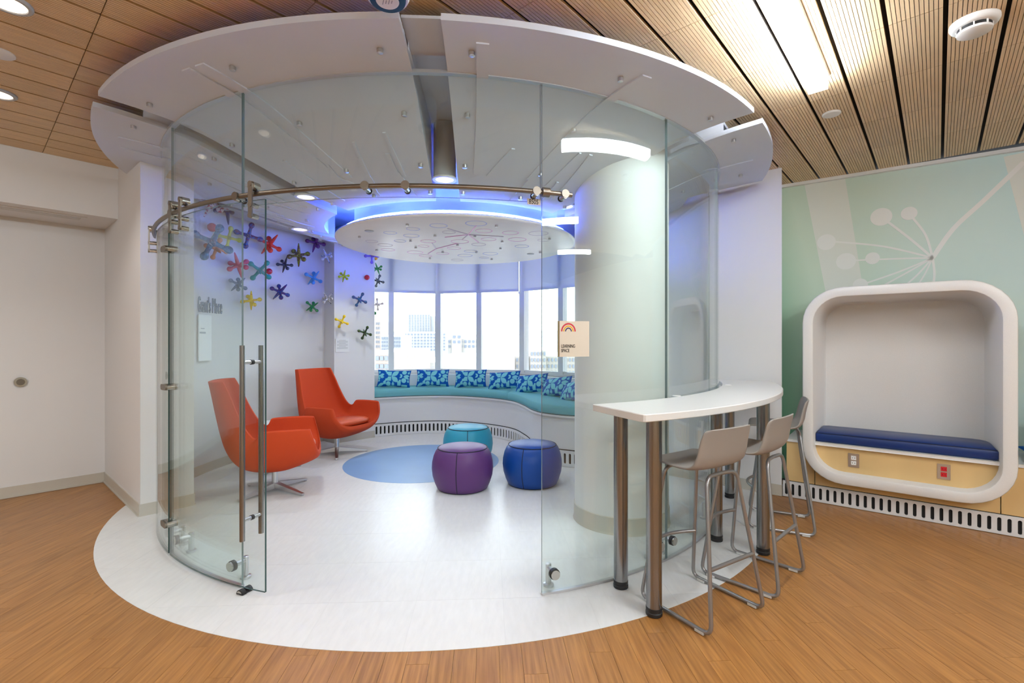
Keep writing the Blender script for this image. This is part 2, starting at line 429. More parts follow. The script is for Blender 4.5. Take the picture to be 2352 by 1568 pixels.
# green mural wall (its own local frame: x along, z up)
gw = bpy.data.objects.new('wall_mural', MB().box((1.7, 0.06, HC/2), (4.6, 0.12, HC)).mesh('wall_mural', M['mural'])); COL.objects.link(gw)
gw.location = (G0[0], G0[1], 0); gang = atan2(gdir[1], gdir[0]); gw.rotation_euler = (0, 0, gang); struct(gw)
def on_green(x, y):                     # wall coordinates (along, up) seen at a photo pixel
    k = (x-1176.0)/F; u = (k*G0[1]-G0[0])/(gdir[0]-k*gdir[1]); Y = G0[1]+gdir[1]*u; return (u, CAMZ-(y-784.0)/F*Y)
def decal(name, polys, m, parent, y=-0.002):
    mb = MB()
    for pl in polys:
        n = len(pl); mb.add([(u, y, z) for u, z in pl]+[(u, 0.001, z) for u, z in pl],
                            [tuple(range(n)), tuple(range(2*n-1, n-1, -1))]+[(i, (i+1)%n, n+(i+1)%n, n+i) for i in range(n)])
    o = mb.build(name, m, None); o.parent = parent; return o
def stroke(pts, w):
    pts = catmull([on_green(*p) for p in pts], 8); L = []; Rr = []
    for i, p in enumerate(pts):
        a = pts[max(i-1,0)]; b = pts[min(i+1,len(pts)-1)]; d = (b[0]-a[0], b[1]-a[1]); l = math.hypot(*d) or 1
        L.append((p[0]-d[1]/l*w/2, p[1]+d[0]/l*w/2)); Rr.append((p[0]+d[1]/l*w/2, p[1]-d[0]/l*w/2))
    return [[L[i], Rr[i], Rr[i+1], L[i+1]] for i in range(len(pts)-1)]
def dot(x, y, r):
    c = on_green(x, y); return [[(c[0]+r*cos(2*pi*i/24), c[1]+r*sin(2*pi*i/24)) for i in range(24)]]
hub = (2142, 592)
M['stripe'] = mat('mural_pale_stripe', (0.74,0.78,0.72), 0.5)
decal('mural_stripe', [[on_green(1846,415), on_green(1940,402), on_green(1995,740), on_green(1910,740)]], M['stripe'], gw, -0.001)
decal('mural_stripe', [[on_green(2305,360), on_green(2352,350), on_green(2420,560), on_green(2352,540)]], M['stripe'], gw, -0.001)
for (x, y, r) in ((2024,498,0.083),(2088,490,0.060),(1898,556,0.078),(1943,600,0.080),(2004,593,0.056),(1976,654,0.060)):
    decal('seed_head', dot(x, y, r), M['print'], gw, -0.003)
for pts, wd in (([(2352,372),(2260,460),(2190,525),hub],0.036),([(2040,510),(2090,548),hub],0.020),([(2096,500),(2126,540),hub],0.018),
              ([(1918,555),(2030,566),hub],0.016),([(1960,598),(2060,594),hub],0.014),([(1990,650),(2070,622),hub],0.014),
              ([(2030,655),(2090,622),hub],0.014),([(2080,655),(2110,628),hub],0.014),([(2108,655),(2126,626),hub],0.012),([(2144,655),(2146,625),hub],0.018)):
    decal('stem_print', stroke(pts, wd), M['print'], gw, -0.0025)
# reveal strip at the head of the mural wall
MBt = MB().box((1.7, -0.02, HC-0.015), (4.6, 0.04, 0.03)); o = bpy.data.objects.new('trim_1', MBt.mesh('trim_1', M['white'])); COL.objects.link(o)
o.location = gw.location; o.rotation_euler = gw.rotation_euler; struct(o)
# room shell behind the viewpoint
bw = MB(); bw.box((0, -5.6, 1.53), (16, 0.15, 3.1)); struct(bw.build('wall_back', M['farwall']))
bw = MB(); bw.box((7.6, -0.9, 1.53), (0.15, 9.4, 3.1)); struct(bw.build('wall_far_right', M['farwall']))
bw = MB(); bw.box((-7.6, -1.4, 1.53), (0.15, 8.4, 3.1)); struct(bw.build('wall_far_left', M['wall']))
bw = MB(); e0 = along(G0, gdir, 3.95); bw.prism([e0, (7.6, e0[1]), (7.6, e0[1]+0.2), (e0[0], e0[1]+0.2)], 0, HC); struct(bw.build('wall_far_side', M['wall']))
bw = MB(); e1 = along(cor, B_, -4.0); bw.prism([e1, (e1[0]-.1, e1[1]-.15), (-7.6, e1[1]-.15), (-7.6, e1[1])], 0, HC); struct(bw.build('wall_far_corner', M['wall']))

# ---- baseboards
def base(path, name, side=1):
    mb = MB(); wallpath(path, 0.002, 0.102, -0.008*side, mb=mb); wallpath(path, 0.002, 0.014, -0.017*side, mb=mb); return struct(mb.build(name, M['trim'], smooth=40))
base([along(cor, B_, -4.0), cor], 'baseboard_left')
base([cor, S0, S1, along(S1, NA, 0.3)], 'baseboard_stub', 1)
base([p[:2] for p in arcp], 'baseboard_curved', 1)
base([E2, K2, K1], 'baseboard_pilaster', -1)
base([WR1, WR0, along(WR0, B_, 0.1)], 'baseboard_right', 1)

# ---- round column
COLC = (0.885, 3.933)
cb = MB().lathe([(0.372,0.10),(0.372,3.04)], (COLC[0],COLC[1],0), 64); co = struct(cb.build('column', M['wall'], smooth=40))
MB().lathe([(0.386,0.001),(0.382,0.012),(0.379,0.02),(0.379,0.128),(0.374,0.132)], (COLC[0],COLC[1],0), 64).build('column_base', M['trim'], co, smooth=40)

# ---- windows
WV = [(-2.95,7.93), (-1.29,8.40), (0.16,8.03), (1.12,7.25), (1.98,6.15)]
SILL, HEAD, BLB = 0.91, 2.92, 2.262
ww = MB()
for i in range(4):
    a, b = WV[i], WV[i+1]; wallpath([a, b], 0, SILL-0.02, 0.25, mb=ww); wallpath([a, b], HEAD, HC+0.02, 0.25, mb=ww)
struct(ww.build('wall_window', M['wall']))
fr_split = [0.545, 0.5, 0.62, 0.5]
for i in range(4):
    a, b = WV[i], WV[i+1]; d = (b[0]-a[0], b[1]-a[1]); l = math.hypot(*d); d = (d[0]/l, d[1]/l); nrm = (-d[1], d[0]); ang = atan2(d[1], d[0])
    wnd = thing('window_%d' % (i+1), None, None, (a[0], a[1], 0)); wnd['kind'] = 'structure'
    def bar(name, t0, t1, z0, z1, dep, off=0.0, m='frame'):
        tm = (t0+t1)/2; c = (a[0]+d[0]*tm+nrm[0]*(dep/2+off), a[1]+d[1]*tm+nrm[1]*(dep/2+off), (z0+z1)/2)
        return MB().box(c, (t1-t0, dep, z1-z0), ang).build(name, M[m], wnd)
    bar('sill', 0, l, SILL-0.02, SILL+0.012, 0.22, -0.04)
    bar('mullion', -0.05, 0.05, SILL, HEAD, 0.13)
    if i == 3: bar('mullion', l-0.05, l+0.05, SILL, HEAD, 0.13)
    tm = fr_split[i]*l
    bar('mullion', tm-0.045, tm+0.045, SILL, HEAD, 0.12)
    bar('frame_rail', 0, l, SILL+0.012, SILL+0.05, 0.07, 0.02); bar('frame_rail', 0, l, HEAD-0.05, HEAD, 0.07, 0.02)
    bar('pane', 0.05, tm-0.045, SILL+0.05, HEAD-0.05, 0.006, 0.05, 'winglass')
    bar('pane', tm+0.045, l-0.05, SILL+0.05, HEAD-0.05, 0.006, 0.05, 'winglass')
    # roller blind, its own thing
    lab = ['grey-white roller blind on the window next to the jack-covered pilaster', 'grey-white roller blind on the middle window', 'grey-white roller blind on the window nearest the round column', 'grey-white roller blind hidden mostly behind the round column'][i]
    bl = thing('roller_blind', lab, 'blind', (a[0], a[1], BLB), group='roller blinds in the bay')
    def bb(name, t0, t1, z0, z1, dep, off, m):
        tm_ = (t0+t1)/2; c = (a[0]+d[0]*tm_+nrm[0]*off, a[1]+d[1]*tm_+nrm[1]*off, (z0+z1)/2)
        return MB().box(c, (t1-t0, dep, z1-z0), ang).build(name, M[m], bl)
    bb('blind_cloth', 0.04, l-0.04, BLB+0.04, HEAD-0.04, 0.003, -0.03, 'blind')
    bb('bottom_bar', 0.04, l-0.04, BLB, BLB+0.042, 0.014, -0.03, 'frame')
    bb('roller_cover', 0.06, l-0.06, HEAD-0.06, HEAD+0.02, 0.07, -0.045, 'frame')
    bb('end_bracket', l-0.045, l-0.03, BLB-0.04, BLB+0.0, 0.02, -0.03, 'frame')

# ================================================================== CEILING CLOUD
prof = [(1.34,2.556),(1.55,2.592),(1.77,2.65),(2.0,2.725),(2.2,2.79),(2.4,2.855),(2.6,2.898),(2.8,2.913),(2.98,2.918)]
def zc(r):
    for (r0,z0),(r1,z1) in zip(prof, prof[1:]):
        if r <= r1: return z0+(z1-z0)*(r-r0)/(r1-r0)
    return prof[-1][1]
cl = thing('ceiling_cloud', 'large white round ceiling canopy of eight sloping petals over the glass room', 'ceiling canopy', (CX, CY, 2.54))
SLOT0 = -87.0; HALF = 0.096
def edge_az(slot, sgn, r): return slot + sgn*math.degrees(math.asin(HALF/r))
rlist = [1.34+(2.98-1.34)*i/24 for i in range(25)]
for k in range(8):
    s0, s1 = SLOT0+45*k, SLOT0+45*(k+1)
    def rmax(az):
        z = (az+180) % 360-180
        if -166 < z < -13: return 2.98
        if z >= 120 or z <= -166: return 2.74
        if -13 <= z < 20: return 2.35
        return 2.45
    nA = 24; vs = []; fs = []; nr = len(rlist)
    for i in range(nA+1):
        t = i/nA
        for rr in rlist:
            azm = edge_az(s0, 1, rr)+(edge_az(s1, -1, rr)-edge_az(s0, 1, rr))*t
            r = 1.34+(rr-1.34)*(rmax(azm)-1.34)/(2.98-1.34)
            p = P(r, azm); vs.append((p[0], p[1], zc(r)))
    n0 = len(vs)
    for p in list(vs): vs.append((p[0], p[1], p[2]+0.032))
    # cut-out round the column
    def hole(i, j):
        p = vs[i*nr+j]; return math.hypot(p[0]-COLC[0], p[1]-COLC[1]) < 0.40
    for i in range(nA):
        for j in range(nr-1):
            a, b, c, d = i*nr+j, i*nr+j+1, (i+1)*nr+j+1, (i+1)*nr+j
            fs.append((a,b,c,d)); fs.append((n0+d,n0+c,n0+b,n0+a))
    for j in range(nr-1):
        for i in (0, nA): fs.append((i*nr+j, i*nr+j+1, n0+i*nr+j+1, n0+i*nr+j))
    for i in range(nA):
        for j in (0, nr-1): fs.append((i*nr+j, (i+1)*nr+j, n0+(i+1)*nr+j, n0+i*nr+j))
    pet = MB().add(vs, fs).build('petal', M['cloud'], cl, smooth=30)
    # upstands closing the slot sides
    for sl, sg in ((s0, 1), (s1, -1)):
        pts = []
        for rr in rlist:
            r = min(rr, rmax(edge_az(sl, sg, rr))-0.26)
            if r >= 1.34: pts.append((P(r, edge_az(sl, sg, r)), zc(r)))
        up = MB()
        vs2 = []
        for (p, z) in pts:
            d = (cos(R_(sl+90*sg)), sin(R_(sl+90*sg)))
            vs2 += [(p[0],p[1],z+0.03),(p[0],p[1],3.03),(p[0]+d[0]*0.02,p[1]+d[1]*0.02,3.03),(p[0]+d[0]*0.02,p[1]+d[1]*0.02,z+0.03)]
        ff = []
        for i in range(len(pts)-1):
            a, b = i*4, i*4+4
            for q in range(4): ff.append((a+q, a+(q+1)%4, b+(q+1)%4, b+q))
        up.add(vs2, ff)
        up.build('slot_upstand', M['plenum'], pet)
    # fixing studs
    for rr in (2.76, 2.28, 1.83, 1.50):
        for da in (4.8, 22.5, 40.2):
            azm = s0+da
            if rr > rmax(azm)-0.1: continue
            p = P(rr, azm)
            if math.hypot(p[0]-COLC[0], p[1]-COLC[1]) < 0.45: continue
            if not seen(p[0], p[1], zc(rr), 20): continue
            z = zc(rr); MB().lathe([(0.013,z-0.022),(0.016,z-0.02),(0.016,z+0.004)], (p[0],p[1],0), 12).build('fixing_stud', M['chrome'], pet, smooth=40)
    # low-relief ribs
    rnd = random.Random(40+k)
    for q in range(10):
        azm = s0+7+31*rnd.random(); ra = 1.40+0.35*rnd.random() if q > 1 else 1.75; rb = ra+0.25+0.3*rnd.random() if q > 1 else 2.84
        wdt = (0.018+0.014*rnd.random()) if q > 1 else 0.065; tw = rnd.uniform(-5, 5)
        if rb > rmax(azm)-0.05: rb = rmax(azm)-0.1
        pts = []
        for i in range(9):
            r = ra+(rb-ra)*i/8; az2 = azm+tw*i/8
            pts.append((r, az2))
        if any(math.hypot(P(r,z_)[0]-COLC[0], P(r,z_)[1]-COLC[1]) < 0.5 for r, z_ in pts): continue
        vs3 = []
        for r, az2 in pts:
            dz = math.degrees(wdt/r); z = zc(r)
            a_ = P(r, az2-dz/2); b_ = P(r, az2+dz/2)
            vs3 += [(a_[0],a_[1],z+.001),(a_[0],a_[1],z-.008),(b_[0],b_[1],z-.008),(b_[0],b_[1],z+.001)]
        ff = []
        for i in range(8):
            a2, b2 = i*4, i*4+4
            for q2 in range(4): ff.append((a2+q2, a2+(q2+1)%4, b2+(q2+1)%4, b2+q2))
        ff += [(0,1,2,3),(35,34,33,32)]
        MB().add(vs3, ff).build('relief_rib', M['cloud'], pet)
for k in range(8):
    MB().tube(arc(1.375, SLOT0+45*k+7, SLOT0+45*k+38, 3, 2.615), 0.006, 4).build('blue_slot_tube', M['cove2'], cl)
# plenum above the slots
pl = MB().prism([P(2.70, 360*i/96)[:2] for i in range(96)], 3.025, 3.05).build('plenum_board', M['plenum'], cl)
for sl in (SLOT0,):
    a_ = [P(2.60, sl-2.2), P(2.60, sl+2.2), P(2.90, sl+2.0), P(2.90, sl-2.0)]
    MB().prism([p[:2] for p in a_], 2.975, 2.99).build('slot_closer', M['plenum'], cl)

# ---- suspended light disc
dk = thing('light_disc', 'white suspended round ceiling disc with etched circles tinted for pink and blue light, blue light above it', 'ceiling disc', (CX, CY, 2.46))
MB().lathe([(0.05,2.462),(1.225,2.462),(1.243,2.468),(1.25,2.478),(1.243,2.490),(1.225,2.494),(0.05,2.494)], (CX,CY,0), 128).build('disc', mat('disc_white', (0.86,0.86,0.87), 0.35, var=0.04, vscale=5), dk, smooth=50)
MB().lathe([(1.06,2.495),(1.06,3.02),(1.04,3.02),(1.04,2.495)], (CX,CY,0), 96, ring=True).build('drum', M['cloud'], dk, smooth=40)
MB().lathe([(1.190,2.494),(1.190,2.525),(1.186,2.525),(1.186,2.494)], (CX,CY,0), 96, ring=True).build('added_light_shield', M['cloud'], dk, smooth=40)  # added unseen lip that keeps the blue tube's light off the drum
ring = [P(1.212, 360*i/60, 2.503) for i in range(60)]
MB().tube(ring, 0.006, 4, closed=True).build('blue_tube', M['cove'], dk, smooth=40)
pink = mat('pink_light_tint', rgb(240,186,234), 0.4); blu = mat('blue_light_tint', rgb(186,194,246), 0.4); lil = mat('lilac_light_tint', rgb(206,196,218), 0.4)  # coloured LED light in the etching, painted in as material tints
rings = [(1390,245,85,1),(1100,262,70,1),(903,287,53,1),(1180,313,52,2),(1450,303,67,0),(1655,318,65,0),(1870,322,78,2),(727,317,52,1),(890,340,62,1),(585,383,47,2),
 (803,380,47,1),(1020,383,60,0),(1265,385,70,0),(1487,367,60,0),(1708,369,72,0),(1910,374,47,2),(688,412,57,2),(985,420,43,0),(1410,407,57,2),(1743,421,56,1),
 (710,448,53,0),(1220,436,54,0),(920,468,62,0),(1350,460,54,1),(1133,477,50,0),(1500,478,60,1),(1000,495,50,0),(1305,492,58,1),(1450,510,37,1),(1245,527,47,2)]
for x, y, hwp, c in rings:
    p = pix(680+x*.2976, 440+y*.2976, 2.462); r = hwp*.2976/F*p[1]
    if math.hypot(p[0]-CX, p[1]-CY)+r > 1.22: r = max(0.04, 1.22-math.hypot(p[0]-CX, p[1]-CY))
    MB().lathe([(r*0.90,2.4625),(r*0.91,2.4608),(r*0.99,2.4600),(r,2.4625)], (p[0],p[1],0), 28, ring=True).build('etched_circle', (pink, blu, lil)[c], dk, smooth=50)
for x, y in ((858,250),(1546,258),(1072,335),(1380,337),(490,343),(885,375),(1246,406),(1590,380),(924,427),(1578,434),(1132,461),(1392,462),(1958,358),(622,446),(1034,510),(1510,517),(1884,464)):
    p = pix(680+x*.2976, 440+y*.2976, 2.462)
    MB().lathe([(0.012,2.444),(0.014,2.446),(0.014,2.463)], (p[0],p[1],0), 10).build('disc_stud', M['chrome'], dk, smooth=40)
for a, b, c in (((1390,262),(1330,330),0),((1330,330),(1150,350),0),((1330,330),(1285,368),2),((1330,330),(1408,390),0),((1080,440),(1240,398),0),((1080,440),(1050,395),2),((1080,440),(1020,478),0),((1330,330),(1600,345),2),((1330,330),(1170,282),2)):
    p = pix(680+a[0]*.2976, 440+a[1]*.2976, 2.462); q = pix(680+b[0]*.2976, 440+b[1]*.2976, 2.462)
    MB().tube([p, q], 0.006, 6).build('etched_stem', (pink, blu, lil)[c], dk)
for x, y in ((565,302),(1810,480)):
    p = pix(680+x*.2976, 440+y*.2976, 2.462); MB().lathe([(0.036,2.456),(0.042,2.458),(0.042,2.464)], (p[0],p[1],0), 24).build('puck_light', M['cansh'], dk, smooth=40)

# ================================================================== LAMPS
def downlight(x, y, z0, z1, label, r=0.088, power=None, grp='pendant cylinder downlights'):
    t = thing('cylinder_downlight', label, 'downlight', (x, y, z0), group=grp)
    MB().lathe([(r*0.93,z0+0.012),(r*0.93,z1)], (x,y,0), 40).build('can', M['cansh'], t, smooth=40)
    MB().lathe([(r*0.74,z0+0.010),(r*0.76,z0),(r,z0),(r*1.02,z0+0.008),(r*0.95,z0+0.016)], (x,y,0), 40, ring=True).build('trim_ring', M['white'], t, smooth=40)
    MB().lathe([(0.001,z0+0.004),(r*0.74,z0+0.004),(r*0.74,z0+0.010),(0.001,z0+0.010)], (x,y,0), 32).build('lens', M['down'], t)
    if power:
        la = bpy.data.lights.new('downlight_beam', 'SPOT'); la.energy = power; la.spot_size = R_(125); la.spot_blend = 0.6; la.color = (0.92,0.97,1.0); la.shadow_soft_size = 0.06
        o = bpy.data.objects.new('downlight_beam', la); COL.objects.link(o); o.location = (0,0,-0.006); o.parent = t
    return t
dl = [(-87,1.66,'grey cylinder downlight hanging in the slot straight above the doorway'),(-132,1.66,'cylinder downlight in the slot left of the doorway'),
      (-177,1.66,'cylinder downlight in the slot above the curved jack wall'),(-42.5,1.42,'cylinder downlight in the slot beside the round column'),(138,1.7,'cylinder downlight hidden behind the disc towards the pilaster'),(93,1.7,'cylinder downlight hidden behind the disc over the window bench')]
for a_, r_, lab in dl:
    p = P(r_, a_); downlight(p[0], p[1], 2.615, 3.02, lab, power=P_DOWN)
def linear(x, y, length, label):
    """fixture whose far end is at x, y and that runs back along the ceiling lines"""
    ang = atan2(by, bx); c = (x-bx*length/2, y-by*length/2)
    t = thing('linear_light', label, 'ceiling light', (c[0], c[1], 2.962), group='linear ceiling lights')
    MB().box((c[0], c[1], 3.035), (length, 0.12, 0.03), ang).build('housing', M['white'], t)
    n = 0.05
    MB().box((c[0], c[1], 2.99), (length-0.01, 0.10, 0.062), ang).build('diffuser', M['light'], t)
    return t
linear(1.872, 2.955, 1.25, 'bright linear light on the slatted ceiling above the counter')
for i, (k, m_) in enumerate(((0.9,2.4),(3.2,2.4),(0.2,4.6),(2.6,4.6),(5.5,2.4),(6.4,0.0),(5.8,-2.6))):
    x, y = 1.872-bx*k+ax*m_, 2.955-by*k+ay*m_
    linear(x, y, 1.5, 'linear ceiling light behind the viewpoint, seen only mirrored in the curved glass')
for x, y, lab in ((-2.40,2.30,'recessed round downlight in the top left corner of the slatted ceiling'),(-3.34,3.14,'recessed round downlight at the left edge of the slatted ceiling'),
      (-3.9,1.6,'added unseen round downlight beyond the left picture edge'),(-2.2,0.4,'added unseen round downlight above and left of the viewpoint'),(-0.6,-0.9,'added unseen round downlight behind the viewpoint')):  # these three are added unseen lamps that brighten the left side
    t = thing('recessed_downlight', lab, 'downlight', (x, y, 3.036), group='recessed downlights')
    MB().lathe([(0.072,3.036),(0.085,3.036),(0.092,3.042),(0.092,3.05),(0.070,3.05),(0.070,3.042)], (x,y,0), 32, ring=True).build('trim_ring', M['cansh'], t, smooth=40)
    MB().lathe([(0.001,3.041),(0.07,3.041),(0.07,3.046),(0.001,3.046)], (x,y,0), 24).build('lens', M['down'], t)
    la = bpy.data.lights.new('downlight_beam', 'SPOT'); la.energy = 24; la.spot_size = R_(130); la.spot_blend = 0.6; la.color = (1.0,0.96,0.91); la.shadow_soft_size = 0.06
    o = bpy.data.objects.new('downlight_beam', la); COL.objects.link(o); o.location = (0,0,-0.006); o.parent = t

# ================================================================== GLASS PARTITION
def glasspane(r, a0, a1, z0, z1, th, mats, name, parent):
    n = max(2, int(abs(a1-a0)/1.25)+1); vs = []; fs = []; ms = []
    for i in range(n):
        az = a0+(a1-a0)*i/(n-1); p = P(r+th/2, az); q = P(r-th/2, az)
        vs += [(p[0],p[1],z0),(p[0],p[1],z1),(q[0],q[1],z1),(q[0],q[1],z0)]
    mb = MB()
    for i in range(n-1):
        a, b = i*4, i*4+4
        for k in range(4): fs.append((a+k, a+(k+1)%4, b+(k+1)%4, b+k)); ms.append(0 if k in (0,2) else 1)
    fs += [(0,1,2,3), ((n-1)*4+3,(n-1)*4+2,(n-1)*4+1,(n-1)*4)]; ms += [1,1]
    mb.v = vs; mb.f = fs; mb.m = ms
    return mb.build(name, mats, parent, smooth=30)
gp = thing('glass_partition', 'frameless curved glass wall enclosing the round learning room', 'glass wall', P(RG, -90))
M['paneledge'] = mat('grey_green_glass_edge', (0.20,0.27,0.27), 0.2)
GM = [M['glass'], M['paneledge']]
GTOP = 2.893
glasspane(RG, -153.4, -132.4, 0.014, GTOP, 0.012, GM, 'glass_panel', gp)
glasspane(RG, -132.2, -112.7, 0.014, GTOP, 0.012, GM, 'glass_panel', gp)
glasspane(RG, -112.5, -73.3, 2.218, GTOP, 0.012, GM, 'transom_panel', gp)
glasspane(RG, -73.1, -51.9, 0.014, GTOP, 0.012, GM, 'glass_panel', gp)
glasspane(RG, -51.7, -29.0, 0.014, GTOP, 0.012, GM, 'glass_panel', gp)
glasspane(RG, -28.8, -8.4, 0.014, GTOP, 0.012, GM, 'glass_panel', gp)
def ringbar(r0, r1, a0, a1, z0, z1, name, m, parent):
    o_ = arc(r1, a0, a1, 2); i_ = arc(r0, a1, a0, 2); return MB().prism([p[:2] for p in o_+i_], z0, z1).build(name, m, parent, smooth=30)
M['channel'] = mat('aluminium_channel', (0.55,0.58,0.60), 0.35, 0.6)
ringbar(RG-0.016, RG+0.016, -153.2, -8.6, GTOP-0.004, GTOP+0.014, 'head_channel', M['channel'], gp)
ringbar(RG-0.011, RG+0.011, -73.1, -8.6, 0.002, 0.0145, 'floor_channel', M['chrome'], gp)
ringbar(RG-0.011, RG+0.011, -153.2, -112.7, 0.002, 0.0145, 'floor_channel', M['chrome'], gp)
def cylr(a, b, rad, n=18): return MB().cyl(a, b, rad, n)
for az in (-71.4, -53.4, -50.2, -31, -114.6, -130.2, -134.4):
    post = P(RG-0.085, az)
    c = MB().lathe([(0.030,0.002),(0.030,0.016),(0.017,0.020),(0.017,0.13),(0.012,0.134)], (post[0],post[1],0), 18)
    c.cyl(P(RG-0.085, az, 0.11), P(RG-0.012, az, 0.11), 0.015, 14); fc = c.build('floor_clamp', M['chrome'], gp, smooth=40)
    cylr(P(RG-0.011, az, 0.11), P(RG+0.011, az, 0.11), 0.031, 22).build('gasket', M['black'], fc, smooth=40)
    cylr(P(RG+0.010, az, 0.11), P(RG+0.022, az, 0.11), 0.027, 22).build('button', M['nickel'], fc, smooth=40)

# ---- rail and rollers
rl = thing('door_rail', 'curved brushed metal sliding door rail across the glass', 'rail', P(RRAIL, -90, 2.25))
MB().tube(arc(RRAIL, -148.5, -69.6, 1.5, 2.262), 0.0135, 14).build('rail_tube', M['bronze'], rl, smooth=40)
def az_of(x, r):                       # azimuth on the near side of a circle of radius r seen at photo column x
    k = (x-1176.0)/F; lo, hi = -150.0, -40.0
    for _ in range(50):
        m_ = (lo+hi)/2; p = P(r, m_)
        if p[0]/p[1] < k: lo = m_
        else: hi = m_
    return (lo+hi)/2
for x in (395, 545, 840, 932, 1231, 1296):
    az = az_of(x, RRAIL)
    b = MB(); b.cyl(P(RG+0.004, az, 2.250), P(RRAIL+0.016, az, 2.250), 0.015, 18); sup = b.build('rail_support', M['nickel'], rl, smooth=40)
    b = MB(); b.cyl(P(RRAIL+0.006, az, 2.262), P(RRAIL+0.020, az, 2.262), 0.023, 22); b.build('support_cap', M['bronze'], sup, smooth=40)
    b = MB(); b.cyl(P(RG+0.004, az, 2.250), P(RG+0.012, az, 2.250), 0.018, 18); b.build('gasket', M['black'], sup, smooth=40)
b = MB(); az = az_of(1253, RRAIL); b.tube(arc(RRAIL, az-0.45, az+0.45, 0.3, 2.262), 0.026, 18); b.build('end_stop', M['bronze'], rl, smooth=40)

# ---- sliding door of two linked curved leaves
dr = thing('sliding_door', 'curved sliding glass door standing open on the left, with tall bar handle', 'door', P(RD, -125))
DM = [M['doorglass'], M['glassedge']]
leaf1 = glasspane(RD, -130.0, -107.9, 0.028, 2.234, 0.012, DM, 'door_leaf', dr)
leaf2 = glasspane(RD, -150.5, -130.6, 0.028, 2.234, 0.012, DM, 'door_leaf', dr)
for x, lf in ((575, leaf1), (413, leaf1), (390, leaf2)):
    az = az_of(x, RD+0.05); hanger_at = az
    def hanger(az, lf):
        rp = RRAIL+0.032; t0 = az-0.30; t1 = az+0.30
        b = MB(); b.prism([P(rp-0.004,t0)[:2], P(rp+0.004,t0)[:2], P(rp+0.004,t1)[:2], P(rp-0.004,t1)[:2]], 2.135, 2.312)
        h = b.build('hanger_plate', M['bronze'], lf)
        for z in (2.312, 2.135, 2.195): MB().cyl(P(rp-0.0045, az, z), P(rp+0.0065, az, z), 0.0145, 18).build('bolt_head', M['bronze'], h, smooth=40)
        MB().cyl(P(RRAIL-0.016, az, 2.302), P(rp-0.004, az, 2.302), 0.026, 22).build('roller', M['nickel'], h, smooth=40)
        for z in (2.135, 2.195): MB().cyl(P(RD+0.004, az, z), P(rp-0.004, az, z), 0.0145, 18).build('standoff', M['nickel'], h, smooth=40)
    hanger(az, lf)
hanger(-146.5, leaf2)
for y in (573, 888, 1200):
    p = P(RD, -130.3); z = CAMZ-(y-784)/F*p[1]
    b = MB(); t = []
    for i in range(13):
        a_ = -pi/2+pi*i/12; t.append((-131.1-0.40*cos(a_), 0.019*sin(a_)))
    for i in range(13):
        a_ = pi/2-pi*i/12; t.append((-129.5+0.40*cos(a_), 0.019*sin(a_)))
    n = len(t); vs = [P(RD+0.028, a_, z+dz) for a_, dz in t]+[P(RD+0.040, a_, z+dz) for a_, dz in t]
    b.add(vs, [tuple(range(n)), tuple(range(2*n-1, n-1, -1))]+[(i,(i+1)%n,n+(i+1)%n,n+i) for i in range(n)])
    h = b.build('link_plate', M['bronze'], leaf1, smooth=40)
    for a_ in (-131.1, -129.5):
        MB().cyl(P(RD-0.03, a_, z), P(RD+0.028, a_, z), 0.019, 18).build('link_boss', M['nickel'], h, smooth=40)
az = -110.1
hd = MB().cyl(P(RD+0.063, az, 0.325), P(RD+0.063, az, 1.413), 0.0145, 20).build('handle_bar', M['steel'], leaf1, smooth=40)
h2 = MB().cyl(P(RD-0.063, az, 0.325), P(RD-0.063, az, 1.413), 0.0145, 20).build('handle_bar', M['steel'], leaf1, smooth=40)
for z in (0.437, 1.318):
    MB().cyl(P(RD-0.063, az, z), P(RD+0.063, az, z), 0.011, 16).build('handle_standoff', M['chrome'], hd, smooth=40)
    MB().cyl(P(RD-0.009, az, z), P(RD+0.009, az, z), 0.014, 16).build('handle_gasket', M['black'], hd, smooth=40)
# floor guide
gpt = P(RD+0.002, -111.3)
dg = thing('door_floor_guide', 'small black floor guide holding the bottom of the sliding door', 'door guide', (gpt[0], gpt[1], 0.002))
def halfround(r0, r1, az, rad, mb):
    pts = [(rad*cos(pi*i/12), rad*sin(pi*i/12)) for i in range(13)]; n = 13; vs = []
    tx, ty = -sin(R_(az)), cos(R_(az))
    for r in (r0, r1):
        c = P(r, az)
        for x, z in pts: vs.append((c[0]+tx*x, c[1]+ty*x, 0.003+z))
    mb.add(vs, [tuple(range(n)), tuple(range(2*n-1,n-1,-1))]+[(i,(i+1)%n,n+(i+1)%n,n+i) for i in range(n)]); return mb
b = MB(); halfround(RD+0.010, RD+0.034, -111.3, 0.026, b); halfround(RD-0.034, RD-0.010, -111.3, 0.026, b); b.box((gpt[0],gpt[1],0.008), (0.044,0.07,0.01), R_(-111.3)+pi/2); b.build('guide_body', M['black'], dg)
b = MB(); halfround(RD+0.034, RD+0.037, -111.3, 0.021, b); b.build('guide_face', M['nickel'], dg)

